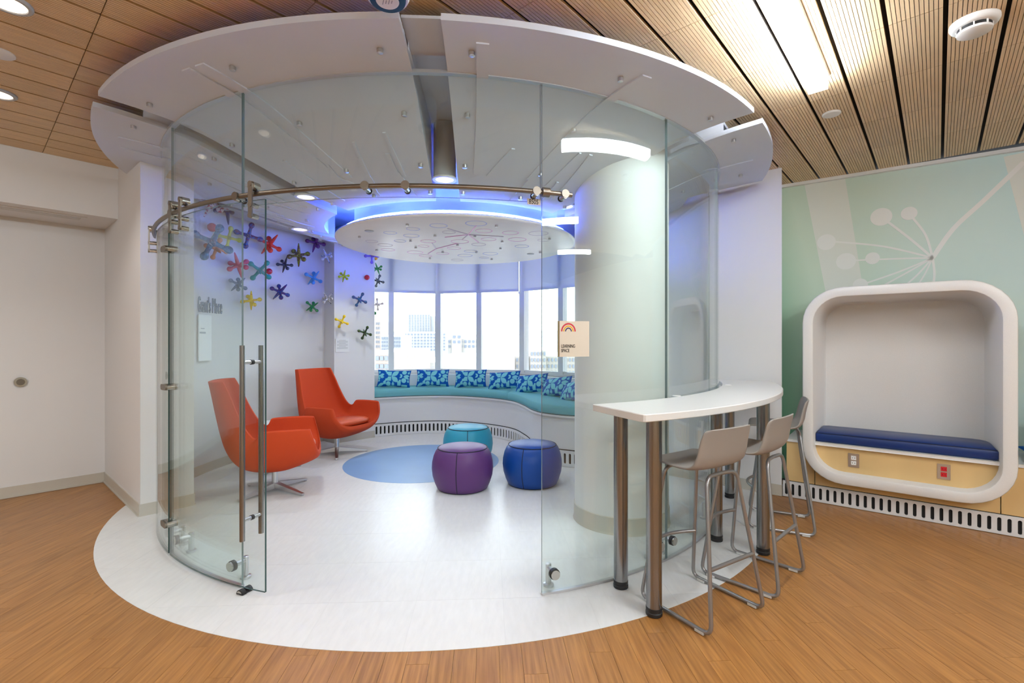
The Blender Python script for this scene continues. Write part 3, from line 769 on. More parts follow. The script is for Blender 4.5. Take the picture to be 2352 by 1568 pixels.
# ---- signs on the glass
def text(body, size, loc, rotm, m, parent, name='lettering', ex=0.0006, align='LEFT', sx=1.0, off=0.0):
    cu = bpy.data.curves.new(name, 'FONT'); cu.body = body; cu.size = size; cu.extrude = ex; cu.align_x = align; cu.space_line = 0.95; cu.offset = off
    tmp = bpy.data.objects.new('tmp_text', cu); COL.objects.link(tmp)
    me = bpy.data.meshes.new_from_object(tmp.evaluated_get(bpy.context.evaluated_depsgraph_get())); me.name = name
    bpy.data.objects.remove(tmp); bpy.data.curves.remove(cu); me.materials.clear(); me.materials.append(m)
    o = bpy.data.objects.new(name, me); COL.objects.link(o)
    o.parent = parent; o.matrix_parent_inverse = Matrix.Identity(4)
    org = Vector(ORG.get(parent.name, (0,0,0)))
    o.location = Vector(loc)-org; o.rotation_euler = rotm; o.scale = (sx,1,1); return o
def signframe(x, r):
    az = az_of(x, r); c = P(r, az); nx, ny = cos(R_(az)), sin(R_(az)); return az, c, (nx, ny), (-ny, nx)
# learning space panel
az = az_of(1319, RG+0.02); z0 = CAMZ-(819-784)/F*2.77; z1 = CAMZ-(737-784)/F*2.77
zc_ = (z0+z1)/2
c = P(RG+0.017, az); tdir = (-sin(R_(az)), cos(R_(az))); ndir = (cos(R_(az)), sin(R_(az)))
fa = R_(az)+pi/2                         # local x along the glass, facing outward
sg = thing('room_sign', 'cream square sign with rainbow and the words LEARNING SPACE on the glass', 'sign', (c[0], c[1], z0))
W_, H_ = 0.192, z1-z0
MB().box((c[0], c[1], zc_), (W_, 0.014, H_), fa, 0).build('sign_panel', M['cream'], sg)
MB().box((c[0]-ndir[0]*0.006-tdir[0]*0.004, c[1]-ndir[1]*0.006-tdir[1]*0.004, zc_), (W_, 0.012, H_), fa, 0).build('sign_edge', M['olive'], sg)
def onsign(u, v, d=0.0076): return (c[0]+tdir[0]*u+ndir[0]*d, c[1]+tdir[1]*u+ndir[1]*d, z0+v)
fr = (pi/2, 0, fa)
text('LEARNING\nSPACE', 0.0265, onsign(-W_/2+0.010, 0.052), fr, M['ink'], sg, sx=0.70, off=0.0003)
for rr, ww_, col in ((0.043,0.009,'rain_red'),(0.030,0.0075,'rain_yellow'),(0.0185,0.0065,'rain_navy')):
    if col not in M: M[col] = mat(col, {'rain_red':rgb(190,40,52),'rain_yellow':rgb(218,160,10),'rain_navy':rgb(28,30,82)}[col], 0.5)
    mb = MB(); n = 20; pts = []
    for i in range(n+1):
        a_ = pi*i/n; pts.append((cos(a_), sin(a_)))
    cu_, cv_ = -W_/2+0.010+0.046, H_-0.060
    vs = []
    for x, y in pts:
        for r in (rr-ww_/2, rr+ww_/2):
            vs.append(onsign(cu_+x*r, cv_+y*r*1.02))
    mb.add(vs, [(2*i,2*i+1,2*i+3,2*i+2) for i in range(n)]); vs2 = []
    mb.build('rainbow_band', M[col], sg)
# room number
az = az_of(1226, RG+0.008); c = P(RG+0.0085, az); fa = R_(az)+pi/2; zz = CAMZ-(466-784)/F*2.735
rn = thing('room_number_plate', 'small beige plate reading 8505 on the transom glass', 'sign', (c[0], c[1], zz-0.017))
MB().box((c[0], c[1], zz), (0.078, 0.003, 0.034), fa).build('plate', M['cream'], rn)
nd = (cos(R_(az)), sin(R_(az))); td = (-nd[1], nd[0])
text('8505', 0.036, (c[0]+nd[0]*0.002-td[0]*0.030, c[1]+nd[1]*0.002-td[1]*0.030, zz-0.012), (pi/2,0,fa), M['ink'], rn, sx=0.80, off=0.0003)

# ================================================================== COUNTER
ct = thing('bar_counter', 'curved white quartz counter with steel legs wrapped round the glass', 'counter', (P(2.83,-40)[0], P(2.83,-40)[1], 0))
o_ = arc(3.05, -65.8, -14.0, 1.5); i_ = arc(2.605, -12.2, -66.2, 1.5)
corner = [P(3.02,-66.15), P(3.042,-66.0)]
top = MB().prism([p[:2] for p in ([i_[-1]]+corner+o_+i_[:-1])], 1.03, 1.07, bev=0.004).build('counter_top', M['quartz'], ct, smooth=30)
for az, r in ((-63.5,2.972),(-62.9,2.668),(-40.2,2.985),(-39.8,2.675),(-16.2,2.69)):
    p = P(r, az)
    lg = MB().lathe([(0.0405,0.045),(0.0405,1.03)], (p[0],p[1],0), 28).build('leg', M['steel'], ct, smooth=40)
    MB().lathe([(0.040,0.0025),(0.043,0.006),(0.043,0.020),(0.039,0.024),(0.039,0.029),(0.042,0.031),(0.042,0.046)], (p[0],p[1],0), 28).build('leg_foot', M['black'], lg, smooth=40)
for x, y in ((1553,909),(1672,884)):
    p = pix(x, y, 1.07); 
    MB().lathe([(0.020,1.069),(0.030,1.0695),(0.030,1.0725),(0.020,1.0735)], (p[0],p[1],0), 24).build('cable_grommet', M['solid'], ct, smooth=40)

# ================================================================== STOOLS
def shell(secs, nu, th, name, m, parent, sub=1, pw=0.7):
    """lofted shell: each section (y, z, ny, nz, half width, edge lift)"""
    ys = list(zip(*secs)); dense = catmull(secs, 5); vs = []; n = 2*nu+1
    for (y, z, ny, nz, w_, d) in dense:
        l = math.hypot(ny, nz); ny, nz = ny/l, nz/l
        for i in range(-nu, nu+1):
            th_ = pi/2*i/nu; s_ = abs(sin(th_))**pw*(1 if i >= 0 else -1); off = d*(1-abs(cos(th_))**pw)
            vs.append((w_*s_, y+ny*off, z+nz*off))
    fs = []
    for i in range(len(dense)-1):
        for j in range(n-1): fs.append((i*n+j, i*n+j+1, (i+1)*n+j+1, (i+1)*n+j))
    mb = MB().add(vs, fs); o = mb.build(name, m, parent, smooth=60)
    so_ = o.modifiers.new('thickness', 'SOLIDIFY'); so_.thickness = th; so_.offset = -1.0
    if sub:
        sb = o.modifiers.new('soft', 'SUBSURF'); sb.levels = sub; sb.render_levels = sub
    return o
def rounded(path, rad, n=5):
    pts = [Vector(p) for p in path]; out = [pts[0]]
    for i in range(1, len(pts)-1):
        a, b, c = pts[i-1], pts[i], pts[i+1]; d0 = (a-b).normalized(); d1 = (c-b).normalized()
        r = min(rad, (a-b).length*0.45, (c-b).length*0.45)
        p0, p1 = b+d0*r, b+d1*r
        for k in range(n+1):
            t = k/n; out.append(p0*(1-t)**2+b*2*t*(1-t)+p1*t*t)
    out.append(pts[-1]); return out
def stool(label, loc, rz):
    t = thing('bar_stool', label, 'stool', loc, rz, 'bar stools along the counter', local=True)
    secs = [(0.215,0.765,0,1,0.175,0.004),(0.20,0.776,0,1,0.195,0.006),(0.12,0.775,0,1,0.212,0.012),(0.0,0.765,0,1,0.218,0.018),(-0.08,0.766,.1,1,0.218,0.024),
            (-0.130,0.785,.6,.8,0.214,0.034),(-0.160,0.835,.95,.3,0.208,0.040),(-0.172,0.90,1,.12,0.203,0.038),(-0.182,0.950,1,.1,0.199,0.034),(-0.188,0.978,1,.1,0.190,0.03),(-0.192,0.99,1,.1,0.172,0.025)]
    shell(secs, 8, 0.011, 'seat_shell', M['stool'], t, pw=0.8)
    r = 0.0105
    for s in (-1, 1):
        rear = rounded([(s*0.0,-0.115,0.742),(s*0.125,-0.125,0.742),(s*0.222,-0.222,0.014),(s*0.222,0.222,0.014),(s*0.135,0.13,0.745),(s*0.0,0.11,0.752)], 0.05)
        MB().tube(rear, r, 12).build('leg_frame', M['stoolmetal'], t, smooth=40)
        for y in (-0.16, 0.16):
            MB().box((s*0.222, y, 0.0085), (0.026, 0.05, 0.012)).build('floor_glide', mat('clear_glide', (0.62,0.62,0.60), 0.3) if 'glide' not in M else M['glide'], t)
    MB().cyl((-0.1815,-0.183,0.305), (0.1815,-0.183,0.305), r, 12).build('rear_bar', M['stoolmetal'], t, smooth=40)
    fr_ = [(0.186*(-1+2*i/12), 0.183+0.05*sin(pi*i/12), 0.305) for i in range(13)]
    MB().tube(fr_, r, 12).build('footrest', M['stoolmetal'], t, smooth=40)
    return t
M['glide'] = mat('clear_glide', (0.62,0.62,0.60), 0.3)
def toward(az): return R_(az)+pi/2       # local +y faces the centre of the room
for az, r, lab in ((-57.9,3.03,'taupe plastic bar stool with sled legs nearest the viewer'),(-47.0,3.03,'taupe plastic bar stool, the middle one of three at the counter'),(-27.0,3.03,'taupe plastic bar stool farthest along, in front of the white alcove')):
    p = P(r, az); stool(lab, (p[0], p[1], 0.0022), toward(az))

# ================================================================== LOUNGE CHAIRS
def lounge(label, loc, rz):
    t = thing('lounge_chair', label, 'armchair', loc, rz, 'orange lounge chairs', local=True)
    # section: y, z, ny, nz, half width, edge lift, hull depth below
    secs = [(0.40,0.40,-.28,1,0.375,0.25,0.050),(0.37,0.365,-.20,1,0.395,0.285,0.060),(0.24,0.335,-.05,1,0.408,0.315,0.085),(0.08,0.325,0,1,0.410,0.325,0.120),(-0.10,0.338,.1,1,0.402,0.305,0.130),
            (-0.22,0.380,.5,.85,0.38,0.245,0.125),(-0.305,0.47,.85,.5,0.352,0.215,0.100),(-0.365,0.60,.97,.22,0.325,0.19,0.080),(-0.415,0.77,.99,.12,0.295,0.16,0.066),(-0.452,0.92,1,.06,0.270,0.14,0.058),(-0.480,1.03,1,.03,0.250,0.12,0.052),(-0.492,1.075,1,.02,0.240,0.11,0.050)]
    dense = catmull(secs, 4); nu = 10; n = 2*nu+1; vin = []; vout = []
    for (y, z, ny, nz, w_, d, h) in dense:
        l = math.hypot(ny, nz); ny, nz = ny/l, nz/l
        for i in range(-nu, nu+1):
            th_ = pi/2*i/nu; sg_ = 1 if i >= 0 else -1
            s1 = abs(sin(th_))**0.60*sg_; o1 = d*(1-abs(cos(th_))**0.60); s2 = abs(sin(th_))**0.78*sg_; o2 = -h+(d+h)*(1-abs(cos(th_))**0.78)
            vin.append((w_*s1, y+ny*o1, z+nz*o1)); vout.append(((w_+0.032)*s2, y+ny*o2, z+nz*o2))
    k_ = len(dense); N0 = len(vin); fs = []
    for i in range(k_-1):
        for j in range(n-1):
            a, b_, c_, d_ = i*n+j, i*n+j+1, (i+1)*n+j+1, (i+1)*n+j; fs.append((a,b_,c_,d_)); fs.append((N0+d_,N0+c_,N0+b_,N0+a))
        for j in (0, n-1): fs.append((i*n+j, (i+1)*n+j, N0+(i+1)*n+j, N0+i*n+j))
    for j in range(n-1):
        for i in (0, k_-1): fs.append((i*n+j, i*n+j+1, N0+i*n+j+1, N0+i*n+j))
    o = MB().add(vin+vout, fs).build('chair_shell', M['orange'], t, smooth=60)
    bv = o.modifiers.new('soft', 'SUBSURF'); bv.levels = 1; bv.render_levels = 1
    mb = MB(); n, k = 28, 8; vs = []
    for j in range(k+1):
        ph = -pi/2+pi*j/k
        for i in range(n):
            a_ = 2*pi*i/n; sx = abs(cos(a_))**0.7*(1 if cos(a_) >= 0 else -1); sy = abs(sin(a_))**0.7*(1 if sin(a_) >= 0 else -1)
            rr = abs(cos(ph))**0.45
            vs.append((0.325*sx*rr, 0.09+0.275*sy*rr, 0.408+0.055*sin(ph)+0.02*(sy*rr)))
    fs = [(j*n+i, j*n+(i+1)%n, (j+1)*n+(i+1)%n, (j+1)*n+i) for j in range(k) for i in range(n)]
    mb.add(vs, fs); mb.build('seat_pad', M['orangeleather'], t, smooth=60)
    MB().cyl((0,0,0.05), (0,0,0.215), 0.028, 20).build('column', M['chrome'], t, smooth=40)
    for q in range(4):
        a_ = pi/4+q*pi/2; ca, sa = cos(a_), sin(a_)
        vs = []
        for d, wd, z0_, z1_ in ((0.015,0.026,0.03,0.085),(0.30,0.018,0.014,0.036),(0.375,0.014,0.006,0.024)):
            for s, z in ((-1,z0_),(1,z0_),(1,z1_),(-1,z1_)): vs.append((d*ca-s*wd*sa, d*sa+s*wd*ca, z))
        fs = [(i*4+k_, i*4+(k_+1)%4, i*4+4+(k_+1)%4, i*4+4+k_) for i in range(2) for k_ in range(4)]+[(3,2,1,0),(8,9,10,11)]
        ob = MB().add(vs, fs).build('star_arm', M['chrome'], t)
        MB().lathe([(0.013,0.0),(0.013,0.008)], (0.362*ca,0.362*sa,0), 12).build('glide', M['grey'], ob)
    return t
lounge('orange high-back lounge chair nearer the sliding glass door', (-2.28, 4.65, 0.0022), R_(20)-pi/2)
lounge('orange high-back lounge chair beside the window bench', (-2.244, 6.20, 0.0022), R_(-25.5)-pi/2)
# small side table between them
st = thing('side_table', 'small round white side table between the orange chairs', 'table', (-2.72, 5.50, 0.0022), 0, None, local=True)
MB().lathe([(0.02,0.478),(0.28,0.478),(0.29,0.486),(0.28,0.50),(0.02,0.50)], n=40).build('table_top', M['white'], st, smooth=40)
MB().cyl((0,0,0.04), (0,0,0.478), 0.025, 18).build('column', M['chrome'], st, smooth=40)
for q in range(4):
    a_ = 0.2+q*pi/2; MB().box((0.15*cos(a_),0.15*sin(a_),0.02), (0.30,0.035,0.03), a_).build('star_arm', M['chrome'], st)

# ================================================================== POUFS
def pouf(label, loc, m, seam0):
    t = thing('pouf', label, 'pouf', loc, 0, 'round poufs', local=True)
    pr = [(0.02,0.0),(0.225,0.0),(0.248,0.012),(0.270,0.06),(0.292,0.13),(0.300,0.20),(0.296,0.26),(0.282,0.32),(0.262,0.365),(0.240,0.392),(0.225,0.402),(0.17,0.414),(0.09,0.421),(0.01,0.423)]
    MB().lathe(pr, n=56).build('body', M[m], t, smooth=60)
    MB().tube([(0.241*cos(2*pi*i/64), 0.241*sin(2*pi*i/64), 0.394) for i in range(64)], 0.0042, 8, closed=True).build('top_seam', M['seam'], t, smooth=40)
    MB().tube([(0.232*cos(2*pi*i/64), 0.232*sin(2*pi*i/64), 0.006) for i in range(64)], 0.006, 8, closed=True).build('base_ring', M['seam'], t, smooth=40)
    for k in range(3):
        a_ = seam0+k*2*pi/3
        MB().tube([(r*cos(a_), r*sin(a_), z) for r, z in pr[2:10]], 0.0035, 6).build('side_seam', M['seam'], t, smooth=40)
pouf('purple round pouf in front of the teal one', (-0.485, 4.75, 0.004), 'purple', R_(-96))
pouf('royal blue round pouf beside the glass panel edge', (0.205, 4.90, 0.0022), 'blue', R_(-112))
pouf('teal round pouf behind the purple one', (-0.532, 5.85, 0.004), 'teal', R_(-86))

# ================================================================== WINDOW BENCH
FR = catmull([(-2.06,7.25),(-1.62,7.47),(-1.04,7.55),(-0.46,7.32),(-0.04,6.94),(0.14,6.47),(0.25,5.98),(0.40,5.68),(0.72,5.47),(1.15,5.40),(1.36,5.44)], 12)
BK = catmull([(-2.42,7.85),(-1.9,8.02),(-1.29,8.16),(-0.55,8.01),(0.08,7.80),(0.50,7.50),(0.90,7.14),(1.22,6.78),(1.50,6.42),(1.72,6.12),(1.80,6.02)], 12)
def offs(path, d):
    out = []
    for i, p in enumerate(path):
        a = path[max(i-1,0)]; b = path[min(i+1,len(path)-1)]; v = (b[0]-a[0], b[1]-a[1]); l = math.hypot(*v); out.append((p[0]-v[1]/l*d, p[1]+v[0]/l*d))
    return out
wb = thing('window_bench', 'white curved built-in window bench under the bay windows', 'bench', (-0.3, 7.0, 0))
FRi = offs(FR, 0.03)
b = MB(); wallpath(FRi, 0.195, 0.565, 0.02, mb=b); b.build('bench_front', M['bench'], wb, smooth=40)
b = MB(); n = len(FR); vs = []
for f_, k_ in zip(FR, BK):
    vs += [(f_[0],f_[1],0.562),(f_[0],f_[1],0.586),(k_[0],k_[1],0.586),(k_[0],k_[1],0.562)]
fs = []
for i in range(n-1):
    a, c2 = i*4, i*4+4
    for q in range(4): fs.append((a+q, a+(q+1)%4, c2+(q+1)%4, c2+q))
b.add(vs, fs); b.build('bench_top', M['bench'], wb, smooth=40)
b = MB(); wallpath(BK, 0.586, SILL-0.022, 0.10, mb=b); b.build('bench_back', M['bench'], wb, smooth=40)
# slotted register
def grille(path, z0, z1, pitch, sw, sz0, sz1, name, parent, m, dep=0.014, flip=1):
    d = [0.0]
    for i in range(1, len(path)): d.append(d[-1]+math.hypot(path[i][0]-path[i-1][0], path[i][1]-path[i-1][1]))
    def at(u, off=0.0):
        u = max(0.0, min(d[-1], u)); i = 0
        while i < len(d)-2 and d[i+1] < u: i += 1
        t = (u-d[i])/(d[i+1]-d[i]); a, b_ = path[i], path[i+1]; v = (b_[0]-a[0], b_[1]-a[1]); l = math.hypot(*v)
        return (a[0]+v[0]*t-v[1]/l*off, a[1]+v[1]*t+v[0]/l*off)
    mb = MB(); nc = int(d[-1]/pitch); pit = d[-1]/nc; K = 6
    def quad(p):
        vs = [];
        for (u, z, o) in p: q = at(u, o); vs.append((q[0], q[1], z))
        mb.add(vs, [tuple(range(len(vs)))])
    for c in range(nc):
        u = (c+0.5)*pit; h = sw/2
        quad([(u-pit/2,z0,0),(u-h,z0,0),(u-h,z1,0),(u-pit/2,z1,0)]); quad([(u+h,z0,0),(u+pit/2,z0,0),(u+pit/2,z1,0),(u+h,z1,0)])
        bot = [(u-h*cos(pi*i/K), sz0+h-h*sin(pi*i/K)) for i in range(K+1)]; topp = [(u-h*cos(pi*i/K), sz1-h+h*sin(pi*i/K)) for i in range(K+1)]
        for i in range(K):
            quad([(bot[i][0],z0,0),(bot[i+1][0],z0,0),(bot[i+1][0],bot[i+1][1],0),(bot[i][0],bot[i][1],0)])
            quad([(topp[i][0],topp[i][1],0),(topp[i+1][0],topp[i+1][1],0),(topp[i+1][0],z1,0),(topp[i][0],z1,0)])
        loop = bot+topp[::-1]
        for i in range(len(loop)):
            a, b_ = loop[i], loop[(i+1) % len(loop)]; quad([(a[0],a[1],0),(b_[0],b_[1],0),(b_[0],b_[1],dep*flip),(a[0],a[1],dep*flip)])
    for i in range(len(path)-1):                 # top return
        a, b_ = d[i], d[i+1]; quad([(a,z1,0),(b_,z1,0),(b_,z1,dep*flip),(a,z1,dep*flip)])
    g = mb.build(name, m, parent, recalc=False)
    k = MB(); wallpath([at(u_, dep*flip) for u_ in d], z0, z1, 0.004*flip, mb=k); k.build('grille_backing', M['slotback'], g)
    return g
grille(offs(FR, 0.012), 0.004, 0.186, 0.062, 0.027, 0.036, 0.156, 'slotted_grille', wb, M['register'])
b = MB(); wallpath(offs(FR, 0.026), 0.186, 0.196, 0.01, mb=b); b.build('shadow_gap', M['slotback'], wb)
# cushions (two lengths meeting right of the middle)
cutt = 47
def cushion(i0, i1, label):
    f_ = offs(FR, 0.004); t = thing('bench_cushion', label, 'seat cushion', (f_[(i0+i1)//2][0], f_[(i0+i1)//2][1], 0.588), group='aqua bench cushions')
    pr = [(0.02,0.588),(0.0,0.600),(-0.004,0.645),(0.004,0.688),(0.028,0.702)]
    vs = []; idx = list(range(i0, i1+1)); k = len(pr)+2
    for i in idx:
        fx, fy = f_[i]; bx2, by2 = BK[i]; dx, dy = bx2-fx, by2-fy; l = math.hypot(dx, dy); dx, dy = dx/l, dy/l
        e = min(i-i0, i1-i); sh = 0.012 if e == 0 else 0.0
        for s_, z in pr: vs.append((fx+dx*(s_+sh), fy+dy*(s_+sh), z-(0.015 if e == 0 and z > .64 else 0)))
        vs.append((bx2-dx*0.012, by2-dy*0.012, 0.702-(0.015 if e == 0 else 0))); vs.append((bx2-dx*0.012, by2-dy*0.012, 0.588))
    fs = []
    for a in range(len(idx)-1):
        for q in range(k): fs.append((a*k+q, a*k+(q+1)%k, (a+1)*k+(q+1)%k, (a+1)*k+q))
    fs += [tuple(range(k-1,-1,-1)), tuple((len(idx)-1)*k+q for q in range(k))]
    MB().add(vs, fs).build('cushion_body', M['aqua'], t, smooth=50)
    MB().tube([(f_[i][0], f_[i][1], 0.595) for i in idx], 0.006, 6).build('piping', mat('dark_piping', (0.10,0.20,0.22), 0.7), t)
cushion(0, cutt, 'long aqua seat cushion on the bench nearer the orange chairs')
cushion(cutt, len(FR)-1, 'aqua seat cushion on the bench nearer the round column')

# patterned pillows
def pat(x, y):
    """printed pattern, x 0..1.9, y 0..1 from the top left; True where pale aqua"""
    def circ_(cx, cy, r): return (x-cx)**2+(y-cy)**2 < r*r
    def leaf(x0, y0, x1, y1, w_):
        dx, dy = x1-x0, y1-y0; l = math.hypot(dx, dy); t = ((x-x0)*dx+(y-y0)*dy)/(l*l); s = abs((x-x0)*dy-(y-y0)*dx)/l
        return 0 < t < 1 and s < w_*sin(pi*t)
    def drop(cx, cy, r): return circ_(cx, cy, r) or (cy-2.1*r < y < cy and abs(x-cx) < r*0.95*(y-(cy-2.1*r))/(2.1*r))
    yy = y if y < 0.5 else y
    if drop(0.12,0.20,0.065) or drop(0.12,0.66,0.065): return True
    if circ_(0.32,0.40,0.135) and not (x > 0.36 and abs(y-0.40) < (x-0.34)*0.8): return True
    if leaf(0.0,0.46,0.20,0.34,0.07) or leaf(0.0,0.50,0.22,0.56,0.06): return True
    if 0.55 < x < 0.84 and 0.16 < y < 0.40 and not ((x-0.50)**2+(y-0.44)**2 < 0.03): return True
    if 0.55 < x < 0.84 and 0.45 < y < 0.68 and not ((x-0.50)**2+(y-0.40)**2 < 0.03): return True
    if leaf(0.86,0.42,1.24,0.10,0.13) or leaf(0.86,0.43,1.24,0.76,0.13): return True
    if circ_(1.55,0.17,0.13) or circ_(1.55,0.64,0.135): return True
    if leaf(1.52,0.40,1.88,0.36,0.075) or leaf(1.52,0.43,1.88,0.54,0.06) or leaf(1.30,0.52,1.46,0.38,0.05) or leaf(1.30,0.28,1.46,0.40,0.05): return True
    if drop(1.80,0.20,0.06) or drop(1.80,0.68,0.06): return True
    if circ_(0.69,0.84,0.125) or drop(0.95,0.86,0.075): return True
    if 0.40 < x < 0.545 and 0.56 < y < 0.86 and (x-0.36)**2+(y-0.56)**2 > 0.025: return True
    if 1.20 < x < 1.375 and 0.60 < y < 0.95 and (x-1.12)**2+(y-0.58)**2 > 0.03: return True
    if 0.40 < x < 0.545 and y < 0.22 and (x-0.36)**2+(y-0.24)**2 > 0.025: return True
    if leaf(0.05,0.98,0.48,0.80,0.08) or (1.42 < x < 1.74 and y > 0.88) or circ_(0.68,-0.02,0.09) or leaf(0.8,-0.02,1.2,0.03,0.05): return True
    if leaf(0.55,0.985,1.2,0.97,0.03): return True
    return False
def pillow_mesh():
    nu, nv = 112, 62; vs = []; cols = []; fs = []
    A, Bb = rgb(126,205,214), rgb(0,84,170)
    for side in (1, -1):
        for j in range(nv+1):
            for i in range(nu+1):
                u, v = -1+2*i/nu, -1+2*j/nv
                ex = (1-abs(u)**2.6)*(1-abs(v)**2.4); th = 0.075*max(0.0, ex)**0.55
                pin = 1-0.07*(1-abs(v)**2)*abs(u)**6; pv = 1-0.10*(1-abs(u)**2)*abs(v)**6
                vs.append((0.265*u*pin, -side*th, 0.142*v*pv)); cols.append(A if pat((u+1)/2*1.9, 1-(v+1)/2) else Bb)
    n = (nu+1)*(nv+1)
    for s in (0, 1):
        for j in range(nv):
            for i in range(nu):
                q = [s*n+j*(nu+1)+i, s*n+j*(nu+1)+i+1, s*n+(j+1)*(nu+1)+i+1, s*n+(j+1)*(nu+1)+i]
                fs.append(tuple(q if s == 0 else q[::-1]))
    me = bpy.data.meshes.new('pillow'); me.from_pydata(vs, [], fs)
    ca = me.color_attributes.new('print', 'FLOAT_COLOR', 'POINT'); ca.data.foreach_set('color', [x for c in cols for x in (*c, 1.0)])
    m = mat('blue_aqua_print_fabric', (0.1,0.3,0.5), 0.8, spec=0.2, bump=0.1, bscale=400); nt = m.node_tree
    at = nt.nodes.new('ShaderNodeAttribute'); at.attribute_name = 'print'; nt.links.new(at.outputs['Color'], nt.nodes['Principled BSDF'].inputs['Base Color'])
    me.materials.append(m); me.polygons.foreach_set('use_smooth', [True]*len(me.polygons)); return me
pme = pillow_mesh()
pil_ = [(905,7.72,0.842,3,-18,2,'first patterned blue pillow, nearest the pilaster'),(994,7.84,0.842,2,-16,0,'second patterned blue pillow along the bench'),(1081,7.72,0.842,-12,-18,-3,'third patterned blue pillow along the bench'),
        (1158,7.42,0.838,-24,-22,-5,'fourth patterned blue pillow, just left of the crowded ones'),(1221,6.98,0.828,-36,-26,-7,'fifth patterned blue pillow, overlapping the fourth'),
        (1277,6.52,0.822,-52,-30,-9,'sixth patterned blue pillow, behind the glass panel edge'),(1318,6.06,0.815,-64,-32,-12,'seventh patterned blue pillow, cut off by the round column')]
for x, Y, z, rz, rx, ry, lab in pil_:
    o = link('pillow', pme, None, ((x-1176)/F*Y, Y, z), (R_(rx), R_(ry), R_(rz))); tag(o, lab, 'pillow', 'patterned pillows on the window bench')

# ================================================================== JACKS ON THE WALLS
def jack_mesh(L, balls):
    """six-armed toy jack: arms on +-x, +-y, +-z, those in `balls` end in balls, the others in points"""
    mb = MB()
    for d in ('x','-x','y','-y','z','-z'):
        if d in balls:
            pr = [(0.30*L*0.55,-0.1*L),(0.15*L,0.10*L),(0.115*L,0.45*L),(0.12*L,0.62*L),(0.19*L,0.74*L),(0.215*L,0.86*L),(0.17*L,0.98*L),(0.08*L,1.05*L),(0.01*L,1.06*L)]
        else:
            pr = [(0.30*L*0.55,-0.1*L),(0.17*L,0.10*L),(0.14*L,0.45*L),(0.10*L,0.80*L),(0.06*L,1.06*L),(0.035*L,1.14*L),(0.005*L,1.16*L)]
        ax_ = {'x':Vector((1,0,0)),'-x':Vector((-1,0,0)),'y':Vector((0,1,0)),'-y':Vector((0,-1,0)),'z':Vector((0,0,1)),'-z':Vector((0,0,-1))}[d]
        q = Vector((0,0,1)).rotation_difference(ax_).to_matrix()
        mb.lathe(pr, n=14, mat=q)
    return mb.mesh('jack', [], smooth=70)
jm_a = jack_mesh(1.0, ('x','-x','y','-y')); jm_b = jack_mesh(1.0, ('x','-x','z','-z'))
def spotted(name, c1, c2, scale=26.0, thr=0.5, rough=0.18):
    m = mat(name, c1, rough, coat=0.4); nt = m.node_tree; N = nt.nodes; Lk = nt.links
    tc = N.new('ShaderNodeTexCoord'); n = N.new('ShaderNodeTexNoise'); n.inputs['Scale'].default_value = scale*0.16; n.inputs['Detail'].default_value = 2
    Lk.new(tc.outputs['Object'], n.inputs['Vector']); r = N.new('ShaderNodeMapRange'); r.inputs['From Min'].default_value = thr-0.02; r.inputs['From Max'].default_value = thr+0.02
    Lk.new(n.outputs['Fac'], r.inputs['Value']); mx = N.new('ShaderNodeMix'); mx.data_type = 'RGBA'; mx.inputs['A'].default_value = (*c1,1); mx.inputs['B'].default_value = (*c2,1)
    Lk.new(r.outputs[0], mx.inputs['Factor']); Lk.new(mx.outputs['Result'], N['Principled BSDF'].inputs['Base Color']); return m
def plain(name, c): return mat(name, c, 0.22, coat=0.4)
def hit_arc(x, r):                      # far wall point of the circle of radius r at photo column x
    k = (x-1176.0)/F; A2 = k*k+1; B2 = -2*(k*CX+CY); C2 = CX*CX+CY*CY-r*r; Y = (-B2+sqrt(max(0,B2*B2-4*A2*C2)))/(2*A2); return Y
def hit_line(x, p, q, off):
    k = (x-1176.0)/F; d = (q[0]-p[0], q[1]-p[1]); l = math.hypot(*d); nx, ny = d[1]/l*off, -d[0]/l*off
    p = (p[0]+nx, p[1]+ny); t = (k*p[1]-p[0])/(d[0]-k*d[1]); return p[1]+d[1]*t
def jack_place(wall, x, y, L):
    s = L*1.0
    if wall == 'arc': Y = hit_arc(x, 2.78-s)
    elif wall == 'strip': Y = hit_line(x, K1, K2, s*0.9)
    elif wall == 'pil': Y = hit_line(x, K2, E2, s)
    else: Y = 7.36
    return pixd(x, y, Y), Y
